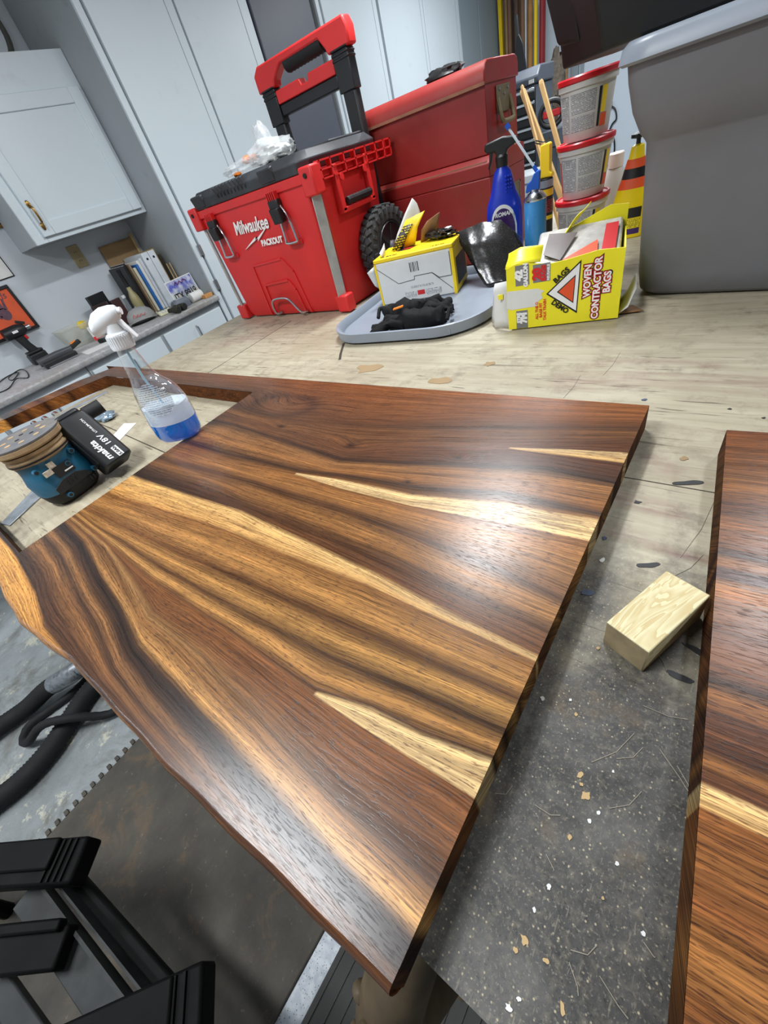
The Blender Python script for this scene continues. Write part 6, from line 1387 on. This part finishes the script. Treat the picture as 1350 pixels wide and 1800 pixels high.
MB().loft([[(.075 * f * math.cos(2 * PI * i / 24), .088 * f * math.sin(2 * PI * i / 24), z) for i in range(24)] for z, f in ((.004, 1.0), (.03, 1.0), (.055, .88), (.075, .62), (.083, .3), (.084, .05))], False, True).build('crown', m_capg, HT, smooth=True)
br = []
for i in range(13):
    a = -1.15 + 2.3 * i / 12; 
    for r_, dz in ((.075, .012), (.145, .004 + .022 * math.cos(a) ** 2)): br.append((r_ * math.cos(a) * (1 if r_ < .1 else .98), (r_ if r_ < .1 else .105) * math.sin(a) * 1.05, dz))
ob = MB().add(br, [(2 * i, 2 * i + 1, 2 * i + 3, 2 * i + 2) for i in range(12)]).build('brim', m_capg, HT, smooth=True); so = ob.modifiers.new('thickness', 'SOLIDIFY'); so.thickness = .004
MB().sph((0, 0, .085), .006, 8, 5).build('button', m_capg, HT, smooth=True)
MB().tube(spline([(.074, -.045, .040), (.0755, -.032, .056), (.077, -.022, .040), (.078, -.010, .052), (.079, .0, .040), (.078, .012, .052), (.077, .024, .040), (.0745, .040, .050)], 5), .0016, 6).build('script_stitching', m_redp, HT, smooth=True)
# row of books, binders and boards against the pantry side
m_binder = plastic('white_binder', (214, 220, 226), .4)
def book(y0, th, z1, xa, xb, m, label, name='book', cat='book', holes=False, pages=True):
    T9 = thing(name, label, cat, ((xa + xb) / 2, y0 + th / 2, CZ), group='books and binders in the counter row'); hx = (xb - xa) / 2
    MB().bx(-hx, hx, -th / 2, th / 2, .001, z1).build('cover', m, T9, bev=min(.003, th * .2))
    if pages: MB().bx(-hx + .004, hx - .006, -th / 2 + .002, th / 2 - .002, z1, z1 + .001).build('pages', m_paper, T9)
    if holes:
        MB().tube([(hx - .0005, 0, z1 - .035), (hx + .0012, 0, z1 - .035)], .007, 12).build('finger_hole', m_dark_gap, T9)
book(1.365, .018, .30, -3.36, -3.14, m_black, 'black binder, leftmost in the row of books'); book(1.386, .016, .31, -3.36, -3.16, m_black, 'second black binder from the left in the row of books')
book(1.406, .010, .30, -3.36, -3.13, plastic('tan_cover', (150, 128, 100), .6), 'thin tan book between the black binders and cream book'); book(1.419, .016, .27, -3.36, -3.12, plastic('cream_cover', (206, 200, 176), .6), 'cream coloured book before the blue folder')
book(1.437, .013, .285, -3.36, -3.10, plastic('blue_cover', (36, 104, 176), .4), 'bright blue folder in the row of books', 'folder', 'folder'); book(1.452, .022, .30, -3.36, -3.11, m_paper, 'white paper-bound book right of the blue folder')
book(1.476, .020, .305, -3.36, -3.11, plastic('grey_white_cover', (196, 200, 206), .5), 'pale grey book before the white binders')
book(1.499, .046, .325, -3.37, -3.09, m_binder, 'thick white binder with a finger hole, left of two', 'binder', 'binder', True); book(1.548, .044, .325, -3.37, -3.09, m_binder, 'thick white binder with a finger hole, right of two', 'binder', 'binder', True)
book(1.595, .018, .33, -3.38, -3.12, plastic('osb_board', (176, 148, 96), .8, 0, .35, 60), 'flake board standing right of the white binders', 'board', 'board', False, False)
BD = thing('plywood_board', 'tall brown plywood board standing behind the books', 'board', (-3.385, 1.53, CZ)); MB().bx(-.006, .006, -.13, .10, .001, .425).build('panel', plastic('brown_plywood', (146, 118, 82), .7, 0, .15, 12), BD, bev=.002); MB().bx(-.006, .008, .101, .118, .001, .44).build('edge_strip', plastic('pale_edge_wood', (206, 176, 122), .7), BD)
LP = thing('license_plate', 'colourful licence plate leaning at the end of the counter', 'plate', (-2.90, 1.555, CZ), rot=(0, math.radians(-8), math.radians(6)))
m_pl = NT('plate_print'); cp = m_pl.coord(); sp = m_pl.node('ShaderNodeSeparateXYZ'); m_pl.link(cp, sp.inputs[0])
m_pl.base(m_pl.mix(m_pl.ramp(sp.outputs[2], .02, .11), m_pl.mix(m_pl.ramp(m_pl.noise(cp, 30, 3), .4, .6), rgb(160, 176, 150), rgb(214, 196, 150)), m_pl.mix(m_pl.ramp(m_pl.noise(cp, 22, 3), .4, .6), rgb(96, 104, 190), rgb(206, 210, 226)))); m_pl.rough(.35); m_pl = m_pl.m
MB().bx(-.0015, .0015, -.105, .105, .001, .150).build('plate', m_pl, LP)
for a in ((-.107, .107, .148, .154), (-.107, .107, .0008, .005), (-.107, -.102, .005, .148), (.102, .107, .005, .148)): MB().bx(-.0025, .003, *a).build('border', m_printw, LP)
text('lettering', 'ITX 8919', .058, m_printk, LP, frame((.0018, 0, .055), (0, 1, 0), (0, 0, 1)), 0, .0005, 'CENTER', .0012, .80)
MB().tube(spline([(.0022, -.045, .122), (.0022, -.030, .136), (.0022, -.018, .120), (.0022, .0, .134), (.0022, .015, .122), (.0022, .032, .136), (.0022, .052, .124)], 5), .0030, 6).build('script_print', plastic('plum_print', (110, 40, 90), .5), LP, smooth=True)
for k in (0, 1):
    o = MB().tube([(-3.10 + k * .01, 1.632 + k * .018, CZ + .001), (-3.10 + k * .01, 1.632 + k * .018, .245)], .0035, 8).build('thin_rod', m_stick, smooth=True); tag(o, ('thin wooden rod standing behind the licence plate, left one', 'thin wooden rod standing behind the licence plate, right one')[k], 'rod', 'thin rods behind the plate')
PR = thing('paper_roll', 'white paper roll lying in front of the licence plate', 'roll', (-2.845, 1.545, CZ + .029))
MB().tube([(0, -.010, 0), (0, .075, 0)], .028, 24).build('roll', m_paper, PR, smooth=True); MB().tube([(0, .0745, 0), (0, .0765, 0)], .010, 14).build('core', m_brown, PR)
GBX = thing('grey_case', 'dark grey rounded case beside the white paper roll', 'case', (-2.86, 1.46, CZ)); MB().loft([[(x, y, .001) for x, y in rrect(.075, .11, .02, 4)], [(x, y, .03) for x, y in rrect(.085, .12, .03, 4)], [(x, y, .052) for x, y in rrect(.06, .10, .025, 4)]]).build('shell', plastic('slate_case', (96, 102, 112), .5), GBX, smooth=True, ang=50); MB().bx(-.02, .02, -.03, .03, .052, .056).build('lid_plate', m_grey, GBX, bev=.001)
BI = thing('binoculars', 'small dark olive binoculars at the counter edge', 'binoculars', (-2.775, 1.385, CZ + .020), math.radians(10))
m_bin = plastic('binocular_rubber', (44, 42, 34), .6, 0, .2, 30, .2, 120)
for y in (-.026, .026):
    MB().loft([[(x, y + r_ * math.cos(2 * PI * i / 16), r_ * math.sin(2 * PI * i / 16)) for i in range(16)] for x, r_ in ((-.06, .013), (-.05, .014), (-.03, .014), (-.01, .019), (.035, .0195), (.036, .015))]).build('barrel', m_bin, BI, smooth=True, ang=50)
    MB().tube([(.030, y, 0), (.0372, y, 0)], .0145, 16).build('lens', m_dark_gap, BI, smooth=True)
MB().bx(-.03, .02, -.012, .012, -.006, .012).build('bridge', m_bin, BI, bev=.003); MB().tube([(-.03, 0, .013), (-.01, 0, .013)], .008, 12).build('focus_wheel', m_bin, BI, smooth=True)
RM = thing('desk_calculator', 'small cream calculator lying beside the binoculars', 'calculator', (-2.95, 1.375, CZ), math.radians(-15))
MB().prism([(-.06, .001), (.06, .001), (.06, .012), (-.06, .024)], -.045, .045, 'y').build('body', plastic('cream_plastic', (206, 202, 172), .5), RM, bev=.003); MB().box((-.035, 0, .0225), (.028, .07, .002), (0, .1, 0)).build('display', plastic('lcd_grey', (84, 92, 84), .2), RM)
for i in range(3):
    for j in range(4): MB().box((-.008 + i * .022, -.03 + j * .02, .0195 - i * .0022), (.012, .012, .003), (0, .1, 0)).build('key', m_card, RM)
o = MB().bx(-2.83, -2.78, 1.60, 1.66, CZ + .0006, CZ + .022).build('wood_offcut', plastic('orange_pine', (198, 142, 82), .6, 0, .15, 30), bev=.002); tag(o, 'small orange wood offcut at the counter end by the pantry', 'wood block')
SPK = thing('grey_speaker', 'small dark grey rounded speaker behind the licence plate', 'speaker', (-2.97, 1.64, CZ)); MB().loft([[(x, y, z) for x, y in rrect(.05 * f, .045 * f, .018 * f, 4)] for z, f in ((.001, .9), (.01, 1), (.085, 1), (.10, .7))]).build('body', plastic('speaker_grey', (74, 78, 80), .7), SPK, smooth=True); MB().bx(.0245, .027, -.015, .015, .02, .07).build('grille', m_black, SPK)
# ------------------------------------------------------------------ long tools in the far corner
def pole(x, y, z1, r, m, label, lean=0.0, head=None, cat='broom handle', name='broom_handle'):
    T9 = thing(name, label, cat, (x, y, -BZ), group='long handles in the far corner', rot=(-0.035, lean, 0)); H9 = z1 + BZ
    MB().tube([(0, 0, .012), (0, 0, H9 * .5), (0, 0, H9)], r, 10).build('shaft', m, T9, smooth=True)
    if head == 'broom': MB().box((0, 0, .10), (.20, .05, .18), None, None, (.55, .7)).build('bristles', plastic('straw', (170, 140, 84), .9, 0, .2, 60), T9)
    elif head == 'cap': MB().lathe([(r * 1.25, H9 - .16), (r * 1.25, H9 + .004), (r * .6, H9 + .01)], 10).build('grip', m_yel2, T9, smooth=True)
    elif head == 'mop': MB().loft(crumple((0, -.03, H9 - .02), (.085, .05, .22), 4, 20, 14, .5)).build('mop_head', plastic('grey_mop', (126, 116, 104), .95, 0, .3, 40), T9, smooth=True)
    MB().lathe([(r * 1.15, .0), (r * 1.15, .04)], 10).build('ferrule', m_steel, T9, smooth=True)
mw1 = plastic('brown_handle_wood', (112, 82, 58), .6, 0, .2, 10); mw2 = plastic('tan_handle_wood', (150, 118, 80), .6, 0, .2, 10); mw3 = plastic('dark_handle_wood', (84, 60, 46), .6, 0, .2, 10)
pole(-2.655, 6.33, 1.5, .024, mw1, 'brown wooden handle next to the yellow level in the corner', .005)
pole(-2.600, 6.26, 1.45, .026, mw3, 'dark brown wooden handle, second from the yellow level', -.005)
pole(-2.555, 6.35, 1.5, .022, mw2, 'tan wooden handle, third from the yellow level', .008)
pole(-2.515, 6.25, 1.4, .024, mw1, 'brown wooden handle just left of the white pole', .0)
pole(-2.470, 6.20, 1.35, .024, m_white, 'white painted pole in the far corner', .01, 'cap')
pole(-2.435, 6.30, 1.5, .012, m_yel2, 'thin yellow pole behind the white pole', -.004)
pole(-2.395, 6.18, 1.3, .026, plastic('orange_brown_wood', (168, 120, 66), .6, 0, .25, 12), 'thick orange brown handle left of the black bin', .006)
pole(-2.345, 6.22, 1.2, .014, plastic('violet_pole', (82, 58, 120), .5), 'thin violet pole showing under the black bin', .0)
pole(-2.315, 6.15, 1.2, .018, m_yel2, 'yellow pole showing under the black bin', .0)
pole(-2.280, 6.20, 1.2, .014, plastic('lime_pole', (160, 206, 70), .5), 'lime green pole showing under the black bin', .0)
pole(-2.235, 6.12, 1.2, .030, plastic('dark_red_pole', (134, 26, 32), .5), 'thick dark red pole showing under the black bin', .0)
pole(-2.140, 6.33, .55, .016, mw1, 'mop with a grey brown head hanging upside down in the corner', .0, 'mop', 'mop', 'mop')
pole(-2.02, 6.25, .75, .014, mw2, 'tan handle right of the grey mop', .0)
pole(-2.63, 6.16, 1.42, .022, mw2, 'tan handle standing before the brown handles near the level', .004)
pole(-2.575, 6.13, 1.38, .020, mw1, 'brown handle standing before the dark handle', -.003)
pole(-2.50, 6.10, 1.4, .018, mw3, 'dark handle standing before the white pole', .003)
pole(-2.425, 6.08, 1.4, .022, mw1, 'brown handle standing before the thin yellow pole', .002)
YL = thing('yellow_level', 'long yellow spirit level standing at the end of the grey cabinet', 'level', (-2.715, 6.30, -BZ)); MB().bx(-.018, .018, -.03, .03, .001, 2.35).build('beam', m_yel2, YL, bev=.002); MB().bx(-.019, .019, -.012, .012, 1.3, 1.4).build('vial', m_clear, YL)
m_rack = plastic('grey_rack_plastic', (76, 82, 92), .45, 0, .1, 8)
RK = thing('drawer_rack', 'dark grey drawer rack with silver rails behind the sticks', 'rack', (-1.70, 4.45, -BZ))
PW(MB().bx(-1.86, -1.63, 4.40, 4.75, -BZ + .001, .50), 'frame', m_rack, RK, bev=.01)
PW(MB().prism([(4.39, .50), (4.39, .545), (4.45, .60), (4.75, .60), (4.75, .50)], -1.87, -1.62, 'x'), 'top', m_rack, RK, bev=.01)
for k in range(9):
    z = .47 - k * .075
    dw = PW(MB().bx(-1.85, -1.64, 4.375, 4.399, z - .052, z - .006), 'drawer', m_black, RK, bev=.003); q = PW(MB().bx(-1.85, -1.64, 4.360, 4.3745, z - .004, z + .014), 'silver_rail', m_chrome, RK, bev=.003)
PW(MB().bx(-1.69, -1.65, 4.384, 4.3895, .508, .530), 'label', m_paper, RK)
DP = thing('dust_pan', 'black dust pan leaning upright on the grey drawer rack', 'dust pan', (-1.80, 4.50, .601)); MB().prism([(-.05, .001), (.05, .001), (.03, .14), (.0, .20), (-.02, .20), (-.04, .10)], -.01, .01, 'y').build('pan', m_black, DP, bev=.003); MB().tube([(-.01, 0, .19), (-.02, 0, .30)], .012, 10).build('handle', m_black, DP, smooth=True)
RC_ = thing('cable_reel', 'red and black cable reel resting on the stool by the drawer rack', 'reel', (-1.51, 4.38, .205), math.radians(20))
MB().tube([(.085 * math.cos(2 * PI * i / 28), 0, .095 + .075 * math.sin(2 * PI * i / 28)) for i in range(28)], .018, 10, None, True).build('ring', m_black, RC_, smooth=True); MB().box((0, 0, .095), (.13, .03, .045)).build('red_grip', m_redp, RC_, bev=.008)
PD = thing('stool', 'grey plastic stool carrying the cable reel', 'stool', (-1.51, 4.42, -BZ)); MB().loft([[(x, y, .001) for x, y in rrect(.13, .20, .03, 4)], [(x, y, 1.0) for x, y in rrect(.12, .19, .03, 4)]]).build('column', m_rack, PD, bev=.004); MB().loft([[(x, y, z) for x, y in rrect(.15, .22, .03, 4)] for z in (1.0, 1.103)]).build('top', m_rack, PD, bev=.004)
BK = thing('storage_box', 'pale grey plastic box standing on end behind the sticks', 'box', (-1.30, 3.30, -BZ)); MB().loft([[(x, y, z) for x, y in rrect(.24 * f, .24 * f, .03, 4)] for z, f in ((.001, .9), (.02, .95), (.95, 1.0))]).build('body', plastic('pale_grey_box', (170, 176, 180), .5), BK, smooth=True, ang=50); MB().loft([[(x, y, z) for x, y in rrect(.26 * f, .26 * f, .035, 4)] for z, f in ((.94, 1.0), (.975, 1.0), (.985, .9))]).build('lid', plastic('pale_grey_box', (170, 176, 180), .5), BK, smooth=True)
HK = thing('hanging_cord', 'black cord and plug hanging on the pale blue wall', 'cord', (-1.62, Y1, -.15)); MB().tube(spline([(0, -.012, .30), (.05, -.02, .26), (.07, -.02, .18), (.03, -.02, .14), (.0, -.02, .05), (.06, -.02, .02), (.08, -.02, -.1), (.05, -.02, -.16)], 6), .008, 8).build('cable', m_black, HK, smooth=True); MB().bx(.02, .08, -.05, -.008, -.22, -.15).build('plug', m_black, HK, bev=.01); MB().bx(-.015, .015, -.03, -.0005, .28, .33).build('hook', m_steel, HK)
